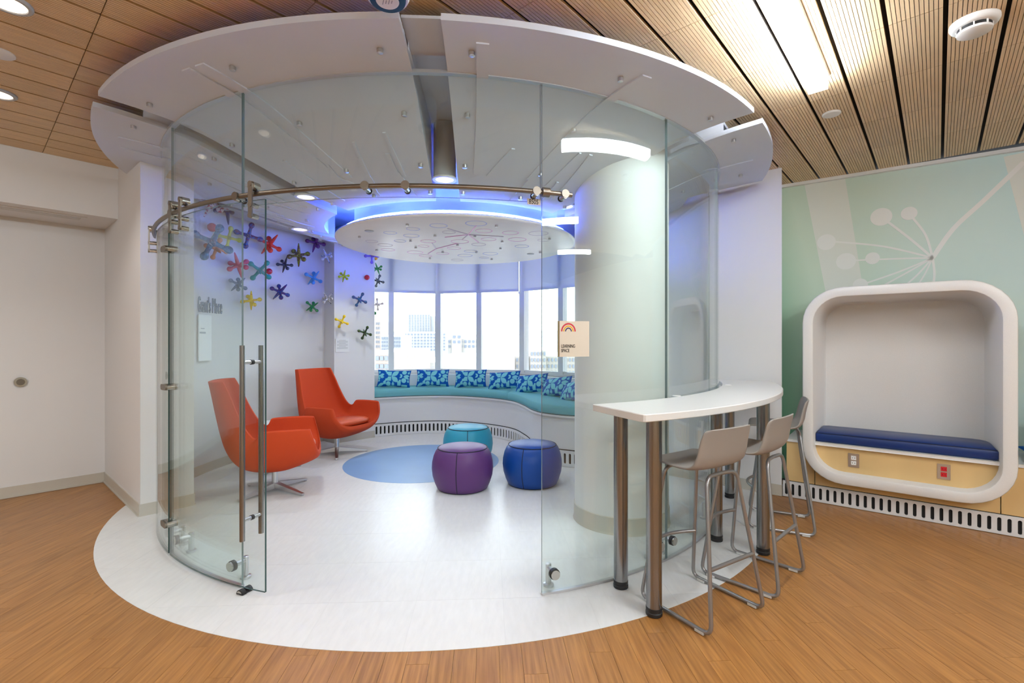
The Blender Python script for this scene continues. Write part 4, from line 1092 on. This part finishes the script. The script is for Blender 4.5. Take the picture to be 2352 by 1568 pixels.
J = [ # wall, x, y, photo size, mesh, rotation, material, label
 ('arc',491,462,86,'a',(-30, 30, 40),spotted('glaze_pink_white',rgb(236,222,226),rgb(170,50,84),30,.53),'pink and white speckled jack high on the wall behind the door rail'),
 ('arc',522,484,62,'a',(5, 20, 20),plain('glaze_navy',rgb(30,50,120)),'navy jack just below the pink speckled jack'),
 ('arc',487,556,96,'b',(-25, 15, 12),spotted('glaze_teal',rgb(34,92,122),rgb(60,128,152),40,.5),'large dark teal jack, biggest on the curved wall'),
 ('arc',526,546,58,'b',(-10, 12, 12),plain('glaze_lemon',rgb(214,208,60)),'lemon yellow jack beside the large teal jack'),
 ('arc',497,571,58,'b',(-20, 20, 25),plain('glaze_peach',rgb(224,140,84)),'peach orange jack partly behind the large teal jack'),
 ('arc',571,541,66,'b',(-15, 15, 10),spotted('glaze_blue_maroon',rgb(60,92,160),rgb(96,34,84),34,.5),'blue and maroon mottled jack beside the door edge'),
 ('arc',619,561,62,'a',(-40, 35, 30),plain('glaze_red',rgb(228,52,24)),'bright orange-red jack right of the door edge'),
 ('arc',547,609,62,'a',(15, 30, 35),plain('glaze_rose',rgb(204,66,84)),'rose red jack in the middle of the curved wall'),
 ('arc',597,621,62,'b',(-40, 15, 15),plain('glaze_sea_green',rgb(34,150,128)),'sea green jack touching a red ball'),
 ('arc',547,653,48,'a',(-45, 35, 30),plain('glaze_grey',rgb(120,134,140)),'plain grey jack below the rose red jack'),
 ('arc',577,690,50,'a',(0, 35, 20),spotted('glaze_yellow_spot',rgb(236,206,40),rgb(214,120,40),40,.62),'yellow jack with orange flecks low on the curved wall'),
 ('arc',654,608,42,'a',(-15, 35, 30),plain('glaze_black',rgb(38,38,50)),'glossy black jack in the middle of the curved wall'),
 ('arc',643,670,52,'a',(-42, 35, 35),spotted('glaze_blue_purple',rgb(40,70,140),rgb(74,34,110),40,.5),'dark blue and purple jack below the black jack'),
 ('arc',686,586,58,'a',(0, 35, 28),spotted('glaze_olive',rgb(126,132,24),rgb(92,52,30),44,.5),'olive green mottled jack'),
 ('arc',725,557,50,'a',(-18, 32, 25),plain('glaze_purple',rgb(90,24,110)),'purple jack high near the corner'),
 ('arc',720,638,46,'a',(-40, 38, 25),plain('glaze_sky',rgb(72,152,220)),'sky blue jack near the corner'),
 ('arc',717,704,38,'a',(-55, 35, 25),plain('glaze_green',rgb(30,130,70)),'green jack low near the corner'),
 ('strip',750,588,36,'a',(25, 30, 35),spotted('glaze_white_blue',rgb(226,232,240),rgb(40,90,190),50,.56),'white jack with blue spots on the narrow wall return'),
 ('strip',752,685,36,'a',(35, 30, 30),spotted('glaze_white_black',rgb(230,226,220),rgb(40,40,44),56,.55),'white jack with black spots on the narrow wall return'),
 ('pil',790,634,32,'a',(-12, 35, 40),plain('glaze_lime',rgb(178,190,20)),'lime green jack on the pilaster'),
 ('pil',854,588,38,'b',(0, 15, 15),plain('glaze_lavender',rgb(134,104,212)),'lavender jack under the edge of the ceiling disc'),
 ('pil',826,688,40,'b',(-28, 20, 20),spotted('glaze_blue_gloss',rgb(38,104,152),rgb(60,60,120),34,.5),'glossy blue jack on the pilaster'),
 ('pil',785,738,36,'b',(-25, 15, 15),plain('glaze_bright_yellow',rgb(246,206,0)),'bright yellow jack on the pilaster'),
 ('pil',838,764,38,'b',(-25, 20, 20),spotted('glaze_dark_green',rgb(30,60,24),rgb(80,100,30),34,.55),'dark green glossy jack low on the pilaster'),
 ('edge',867,617,30,'a',(20, 30, 30),plain('glaze_leaf',rgb(40,140,64)),'leaf green jack at the window edge of the pilaster'),
 ('edge',868,645,34,'b',(-20, 25, 25),spotted('glaze_silver',rgb(120,130,130),rgb(40,46,44),34,.5),'silver grey jack at the window edge of the pilaster'),
 ('edge',867,699,32,'b',(5, 20, 20),plain('glaze_cream',rgb(228,214,206)),'cream jack in front of the window edge'),
]
for wall, x, y, sz, mm, rot_, m, lab in J:
    (p, Y) = jack_place(wall, x, y, 0.16); L = sz/F*Y/2/1.12
    (p, Y) = jack_place(wall, x, y, L)
    base_me = (jm_a if mm == 'a' else jm_b)
    me = base_me.copy(); me.materials.clear(); me.materials.append(m)
    o = bpy.data.objects.new('toy_jack', me); COL.objects.link(o); o.location = p; o.scale = (L, L, L); yaw = atan2(-p[0], p[1]); o.rotation_euler = (Matrix.Rotation(yaw, 3, 'Z') @ Matrix.Rotation(-R_(rot_[0]), 3, 'Y') @ Matrix.Rotation(R_(rot_[1]), 3, 'X') @ Matrix.Rotation(R_(rot_[2]), 3, 'Z')).to_euler()
    tag(o, lab, 'wall ornament', 'ceramic jacks on the walls')
for wall, x, y, rp, c, lab in (('arc',487,522,10,rgb(206,40,56),'red ball above the large teal jack'),('arc',618,623,7,rgb(196,10,44),'red ball beside the sea green jack'),('pil',843,637,6,rgb(206,10,40),'red ball on the pilaster'),('edge',863,593,4.5,rgb(240,170,20),'small yellow ball at the window edge'),('edge',861,719,4,rgb(60,130,70),'tiny green ball at the window edge')):
    Y = {'arc':hit_arc(x, 2.70),'pil':hit_line(x, K2, E2, 0.04),'edge':7.36}[wall]; r = rp/F*Y; p = pixd(x, y, Y)
    o = MB().lathe([(0.001*r+r*sin(pi*i/14), -r*cos(pi*i/14)) for i in range(15)], p, 20).build('wall_ball', plain('ball_glaze', c), smooth=60, loc=p)
    tag(o, lab, 'wall ornament', 'ceramic balls on the walls')
# wall lettering and panels
def wall_frame(x):
    Y = hit_arc(x, 2.772); X = (x-1176)/F*Y; az = math.degrees(atan2(Y-CY, X-CX)); return (X, Y), az
(p0, az) = wall_frame(480)
let = thing('wall_lettering', "raised grey wall letters reading Grant's Place", 'lettering', (p0[0], p0[1], 1.75))
xs = [454+i*4.15 for i in range(13)]
az_s = wall_frame(455)[1]; az_e = wall_frame(511)[1]
if az_e-az_s > 180: az_s += 360
if az_s-az_e > 180: az_e += 360
tot = abs(az_e-az_s)/180*pi*2.772
adv = {"G":.78,"r":.46,"a":.60,"n":.64,"t":.42,"'":.26,"s":.55," ":.26,"P":.70,"l":.30,"c":.58,"e":.60}
body = "Grant's Place"; tw_ = sum(adv[ch] for ch in body); u = 0.0
for ch in body:
    if ch != ' ':
        a2 = az_s+(az_e-az_s)*(u/tw_); pp = P(2.772, a2); tv = (sin(R_(a2)), -cos(R_(a2)))
        text(ch, 0.235, (pp[0], pp[1], 1.755), (pi/2, 0, atan2(tv[1], tv[0])), M['letter'], let, name='letter', ex=0.006, sx=tot/tw_/0.235*1.0, off=0.002)
    u += adv[ch]
(p1, az1) = wall_frame(468)
o = thing('donor_panel', 'tall plain white panel with small print on the curved wall', 'sign', (p1[0], p1[1], 1.22))
tv = atan2(-cos(R_(az1)), sin(R_(az1))); ndv = (-cos(R_(az1)), -sin(R_(az1)))
MB().box((p1[0]+ndv[0]*0.012, p1[1]+ndv[1]*0.012, 1.475), (0.21, 0.012, 0.50), tv).build('panel', mat('bright_white_panel', (0.88,0.88,0.88), 0.3), o)
for dz, wd in ((0.10,0.06),(0.06,0.10),(0.05,0.10)):
    MB().box((p1[0]+ndv[0]*0.0186-cos(tv)*0.045, p1[1]+ndv[1]*0.0186-sin(tv)*0.045, 1.475+dz), (wd, 0.001, 0.008), tv).build('print_line', M['letter'], o)
Yp = hit_line(786, K2, E2, 0.0); Xp = (786-1176)/F*Yp; ang = atan2(E2[1]-K2[1], E2[0]-K2[0]); nv_ = (sin(ang), -cos(ang))
pq = thing('wall_notice', 'small white printed notice on the pilaster', 'sign', (Xp, Yp, CAMZ-(808-784)/F*Yp))
zz = CAMZ-(793-784)/F*Yp
MB().box((Xp+nv_[0]*0.004, Yp+nv_[1]*0.004, zz), (0.20, 0.006, 0.19), ang).build('panel', M['white'], pq)
for k in range(9):
    MB().box((Xp+nv_[0]*0.0076, Yp+nv_[1]*0.0076, zz+0.075-0.015*k), (0.16 if k % 3 else 0.10, 0.001, 0.004), ang).build('print_line', M['grey'], pq)
def outlet(name, label, c, ang, red=False):
    t = thing(name, label, 'outlet', (c[0], c[1], c[2]-0.06)); nv2 = (sin(ang), -cos(ang))
    MB().box((c[0]+nv2[0]*0.003, c[1]+nv2[1]*0.003, c[2]), (0.078,0.006,0.118), ang).build('cover_plate', M['chrome'] if name == 'wall_outlet' else M['white'], t)
    for dz in (0.022, -0.022):
        MB().box((c[0]+nv2[0]*0.007, c[1]+nv2[1]*0.007, c[2]+dz), (0.036,0.003,0.034), ang).build('socket', M['red'] if red else M['grey' if name != 'wall_outlet' else 'white'], t)
        for dx in (-0.008, 0.008):
            MB().box((c[0]+nv2[0]*0.0088+cos(ang)*dx, c[1]+nv2[1]*0.0088+sin(ang)*dx, c[2]+dz), (0.003,0.001,0.010), ang).build('socket_slot', M['black'], t)
Yo = hit_line(797, K2, E2, 0.0); outlet('power_outlet', 'white power outlet low on the pilaster behind the orange chair', ((797-1176)/F*Yo, Yo, 0.47), ang)

# round bumper on the recess wall at the left
k = (47-1176)/F; tt = (k*cor[1]-cor[0])/(bx-k*by); bp_ = along(cor, B_, tt); zb = CAMZ-(877-784)/F*bp_[1]
db = thing('door_bumper', 'round brass wall bumper on the plain left wall', 'door stop', (bp_[0], bp_[1], zb-0.04))
cylr((bp_[0], bp_[1], zb), (bp_[0]+ax*0.014, bp_[1]+ay*0.014, zb), 0.045, 28).build('flange', M['nickel'], db, smooth=40)
cylr((bp_[0]+ax*0.012, bp_[1]+ay*0.012, zb), (bp_[0]+ax*0.024, bp_[1]+ay*0.024, zb), 0.029, 24).build('bumper_pad', mat('bumper_rubber', (0.16,0.13,0.09), 0.5), db, smooth=40)

# ================================================================== ALCOVE SEAT AND MURAL BENCH (right)
O_ = (2.501, 4.504); e_ = (0.7808, -0.6248); n_ = (-0.6248, -0.7808); eang = atan2(e_[1], e_[0])
def U(u, d=0.0, z=0.0): return (O_[0]+e_[0]*u+n_[0]*d, O_[1]+e_[1]*u+n_[1]*d, z)
mbn = thing('mural_bench', 'long maple-fronted bench with white ledge below the green mural', 'bench', U(1.5, 0, 0))
def slab(u0, u1, d0, d1, z0, z1, name, m, parent, bev=0.0):
    return MB().prism([U(u0,d0)[:2], U(u0,d1)[:2], U(u1,d1)[:2], U(u1,d0)[:2]][::-1], z0, z1, bev=bev).build(name, M[m], parent)
slab(0.05, 0.27, -0.02, -0.001, 0.155, 0.515, 'front_panel', 'maple', mbn); slab(0.276, 1.45, -0.02, -0.001, 0.155, 0.515, 'front_panel', 'maple', mbn); slab(1.456, 2.6, -0.02, -0.001, 0.155, 0.515, 'front_panel', 'maple', mbn)
slab(0.045, 2.6, -0.58, 0.012, 0.516, 0.54, 'ledge', 'solid', mbn, 0.004)
gr_path = [U(0.02, 0.004)[:2], U(2.6, 0.004)[:2]]
grille(gr_path, 0.004, 0.148, 0.053, 0.0225, 0.022, 0.127, 'slotted_grille', mbn, M['register'], flip=1)
slab(0.0, 2.6, -0.03, -0.012, 0.14, 0.16, 'shadow_gap', 'slotback', mbn)
pod = thing('reading_alcove', 'white rounded alcove seat shell standing out from the green mural wall', 'alcove seat', U(0.86, 0, 0.218))
def rrect(u0, u1, z0, z1, r, n=9):
    pts = []
    for cu_, cz_, a0 in ((u1-r,z1-r,0),(u0+r,z1-r,90),(u0+r,z0+r,180),(u1-r,z0+r,270)):
        for i in range(n): a = R_(a0+90*i/(n-1)); pts.append((cu_+r*cos(a), cz_+r*sin(a)))
    return pts
loops = []
for du, dep in ((0.006,-0.56),(0.0,0.108),(0.004,0.116),(0.012,0.12)): loops.append([(u,z,dep) for u,z in rrect(0.192+du,1.529-du,0.218+du,1.90-du,0.30-du)])
for du, dep in ((0.068,0.12),(0.078,0.116),(0.084,0.106),(0.098,-0.47),(0.115,-0.50)): loops.append([(u,z,dep) for u,z in rrect(0.192+du,1.529-du,0.218+du,1.90-du,0.30-du)])
vs = []; fs = []; k = len(loops[0])
for lp in loops: vs += [U(u,dep,z) for u,z,dep in lp]
for a in range(len(loops)-1):
    for i in range(k): fs.append((a*k+i, a*k+(i+1)%k, (a+1)*k+(i+1)%k, (a+1)*k+i))
fs.append(tuple((len(loops)-1)*k+i for i in range(k)))
MB().add(vs, fs).build('shell', M['solid'], pod, smooth=35)
# maple infill and ledge inside the frame follow its inner outline
inn = [(u,z) for u,z in rrect(0.268,1.453,0.294,1.824,0.23) if z < 0.50]
inn = sorted([q for q in inn if q[0] < 0.86], key=lambda q:-q[1]) + sorted([q for q in inn if q[0] >= 0.86], key=lambda q:q[1])
poly = [(0.272,0.514)]+inn+[(1.449,0.514)]
vs = [U(u,0.0,z) for u,z in poly]+[U(u,-0.018,z) for u,z in poly]; nn_ = len(poly)
MB().add(vs, [tuple(range(nn_)), tuple(range(2*nn_-1,nn_-1,-1))]+[(i,(i+1)%nn_,nn_+(i+1)%nn_,nn_+i) for i in range(nn_)]).build('maple_infill', M['maple'], pod)
slab(0.275, 1.446, -0.46, 0.03, 0.516, 0.543, 'seat_ledge', 'solid', pod, 0.005)
cs = thing('alcove_cushion', 'long navy blue vinyl seat cushion in the white alcove', 'seat cushion', U(0.86,-0.2,0.544))
cpoly = [U(0.283,0.012)[:2]]+[U(1.44,0.012)[:2]]+[U(1.44-0.10*(1-cos(R_(a))),-0.30-0.14*sin(R_(a)))[:2] for a in (0,30,60,90)]+[U(0.30+0.03,-0.44)[:2],U(0.283,-0.40)[:2]]
MB().prism(cpoly, 0.544, 0.632, bev=0.018).build('cushion_body', M['navy'], cs, smooth=60)
MB().tube([U(0.288,0.010,0.622),U(0.86,0.0115,0.622),U(1.435,0.010,0.622)], 0.004, 6).build('seam', mat('navy_seam', rgb(8,30,70), 0.4), cs)
outlet('wall_outlet', 'steel-plated grey outlet on the maple panel under the alcove cushion', U(0.5575,0.0,0.414), eang)
outlet('wall_outlet', 'steel-plated red emergency outlet on the maple panel under the alcove cushion', U(1.1358,0.0,0.414), eang, True)
# cushions at the right edge of the frame
t = thing('bench_cushion', 'patterned blue cushion on the bench at the right picture edge', 'seat cushion', U(1.95,-0.2,0.542))
o = link('cushion_body', pme, t, (0,0,0.055), (R_(-90),0,eang), (1.35,0.70,1.9))
t2 = thing('bolster', 'pale aqua tufted bolster at the right picture edge', 'pillow', U(1.86,-0.22,0.62), eang, local=True)
pr = []
for i in range(19):
    a = pi*i/18; pr.append((0.13*sin(a)**0.6*(1+0.05*cos(i*2.1)), -0.2*cos(a)))
MB().lathe(pr, (0,0,0.20), 24).build('bolster_body', mat('pale_aqua_tufted', rgb(150,204,204), 0.7), t2, smooth=60)

# ================================================================== CEILING DEVICES
x, y, z = pix(890, 2, 2.85)
pj = thing('ceiling_projector', 'white round ceiling projector with dark blue lens ring at the top of the picture', 'projector', (x, y, 2.83))
MB().lathe([(0.084,2.86),(0.090,2.872),(0.094,2.90),(0.094,3.03)], (x,y,0), 40).build('housing', M['white'], pj, smooth=40)
MB().lathe([(0.050,2.848),(0.072,2.848),(0.076,2.856),(0.078,2.870)], (x,y,0), 40).build('lens_ring', mat('dark_blue_ring', rgb(14,58,92), 0.25), pj, smooth=40)
MB().lathe([(0.001,2.845),(0.046,2.845),(0.048,2.849),(0.048,2.855)], (x,y,0), 32).build('rating_label', M['white'], pj, smooth=40)
for dx, w_ in ((-0.018,0.03),(-0.006,0.022),(0.006,0.026),(0.018,0.018)):
    MB().box((x+dx, y, 2.8446), (0.004, w_, 0.0008), 0.4).build('print_line', M['grey'], pj)
x, y, z = pix(2238, 72, 3.0)
sd = thing('smoke_detector', 'white round smoke detector on the slatted ceiling', 'smoke detector', (x, y, 2.985))
MB().lathe([(0.080,3.020),(0.092,3.026),(0.097,3.036),(0.097,3.052)], (x,y,0), 40).build('base', M['white'], sd, smooth=40)
MB().lathe([(0.066,3.000),(0.066,3.022)], (x,y,0), 40).build('vent_ring', M['black'], sd, smooth=40)
MB().lathe([(0.001,2.988),(0.058,2.988),(0.068,2.993),(0.070,3.0),(0.068,3.004)], (x,y,0), 40).build('cap', M['white'], sd, smooth=40)
for i in range(8):
    a = 2*pi*i/8; MB().box((x+0.068*cos(a), y+0.068*sin(a), 3.012), (0.006,0.006,0.024), a).build('vent_rib', M['white'], sd)
for px2, py2, r, lab in ((1910,262,0.058,'round white cover plate on the ceiling beyond the linear light'),(-4,122,0.07,'round white cover plate on the ceiling between the two recessed downlights')):
    p = pix(px2, py2, 3.045); o = MB().lathe([(0.001,3.038),(r*0.9,3.038),(r,3.043),(r,3.052)], (p[0],p[1],0), 32).build('cover_plate', M['white'], smooth=40, loc=(p[0],p[1],3.038)); tag(o, lab, 'ceiling plate', 'ceiling cover plates')

# ================================================================== OUTSIDE
GZ = -26.0
snow = mat('snow', (0.80,0.82,0.85), 0.9)
def fmat(n, c): return mat(n, c, 0.9)
g = MB().box((0, 900, GZ-0.5), (3000, 1760, 1)).build('ground', snow); struct(g)
tan = fmat('tan_brick', (0.30,0.27,0.24)); pale = fmat('pale_concrete', (0.33,0.335,0.35)); brick = fmat('brick_red', (0.29,0.24,0.21)); wgl = fmat('far_window', (0.16,0.18,0.22)); cream_ = fmat('cream_stone', (0.33,0.315,0.29))
def bldg(label, x0, x1, ytop, dist, depth, m, rows=None, name='building', wcol=None, roof=True, ww=0.55, wh=0.5, zbase=GZ):
    X0, X1 = (x0-1176)/F*dist, (x1-1176)/F*dist; zt = CAMZ-(ytop-784)/F*dist
    t = thing(name, label, 'building', ((X0+X1)/2, dist, zbase))
    MB().box(((X0+X1)/2, dist+depth/2, (zbase+zt)/2), (X1-X0, depth, zt-zbase)).build('walls', m, t)
    if roof: MB().box(((X0+X1)/2, dist+depth/2, zt+0.25), (X1-X0, depth, 0.5)).build('snow_roof', snow, t)
    if rows:
        nc, nr_, yb = rows; zb = CAMZ-(yb-784)/F*dist; dz = (zt-zb)/nr_; dx = (X1-X0)/nc; wm = MB()
        for r in range(nr_):
            for c in range(nc):
                wm.box((X0+dx*(c+.5), dist-0.05, zb+dz*(r+.45)), (dx*ww, 0.4, dz*wh))
        tag(wm.build('window_grid', wcol or wgl, t), kind='stuff')
    return t
tw = bldg('tall pale apartment tower with a grid of balconies seen through the middle window', 938, 988, 722, 260, 14, pale, (8, 13, 770))
bldg('plain pale end block of the apartment tower', 990, 1012, 726, 262, 14, fmat('pale_end', (0.30,0.305,0.32)))
bldg('narrow windowed wing beside the apartment tower', 1012, 1019, 730, 278, 14, pale, (3, 12, 770))
bldg('roof plant room on the apartment tower', 962, 976, 717, 264, 6, pale, roof=False, zbase=16.4)
bldg('long low pale block at the foot of the apartment tower', 920, 1024, 764, 235, 16, pale, (14, 6, 806), ww=0.5)
bldg('brick building at the far left of the window view', 862, 873, 737, 200, 18, brick, (3, 6, 800))
bldg('glassy pale building beside the white mast', 876, 922, 772, 170, 18, pale, (12, 5, 815), ww=0.7, wh=0.7)
bldg('snowy parking structure with barred windows behind the first pillow', 862, 893, 812, 78, 14, brick, (3, 3, 868), ww=0.75, wh=0.5)
bldg('brick and white parking structure corner behind the pillows', 893.3, 955, 808, 78, 14, brick, (4, 3, 868), ww=0.4, wh=0.35, wcol=snow)
bldg('wide low snow-covered roof in the middle of the view', 962, 1178, 832, 95, 60, cream_)
bldg('cream stone building with a short tower in the middle distance', 1028, 1110, 778, 190, 14, cream_, (9, 2, 800))
bldg('short cream stone tower in the middle distance', 1038, 1060, 767, 188, 1.8, cream_, (2, 2, 790))
bldg('tan school building with rows of windows at the right of the view', 1184, 1345, 818, 110, 20, tan, (20, 3, 862), ww=0.5, wh=0.5)
bldg('gabled front block of the tan school building', 1218, 1254, 804, 108, 1.8, tan, (5, 4, 862), ww=0.5)
o = MB(); xm = (945-1176)/F*60
mast = MB().cyl(((926-1176)/F*60, 60, GZ), ((926-1176)/F*60, 60, 5.0), 0.26, 12).build('lamp_mast', snow, smooth=40, loc=((926-1176)/F*60, 60, GZ)); tag(mast, 'white mast standing outside the first window', 'mast')
# wooded hills on the horizon
hm = MB(); nx = 120; ny_ = 10; vs = []
rnd = random.Random(3)
ridge = [0.5*sin(i*0.21)+0.35*sin(i*0.57+1)+0.25*rnd.random() for i in range(nx+1)]
for j in range(ny_+1):
    for i in range(nx+1):
        x = -700+1400*i/nx; y = 420+70*j; h = GZ+ (j/ny_)**0.8*(46+9*ridge[i])+(rnd.random()-0.5)*3.0
        vs.append((x, y, h))
hm.add(vs, [(j*(nx+1)+i, j*(nx+1)+i+1, (j+1)*(nx+1)+i+1, (j+1)*(nx+1)+i) for j in range(ny_) for i in range(nx)])
ho = hm.build('hills', mat('wooded_snow_hill', (0.34,0.345,0.36), 0.95, var=0.5, vscale=0.05, col2=(0.23,0.24,0.27)), smooth=60, recalc=False); tag(ho, 'pale wooded snowy hills along the horizon outside', 'hills', kind='structure')
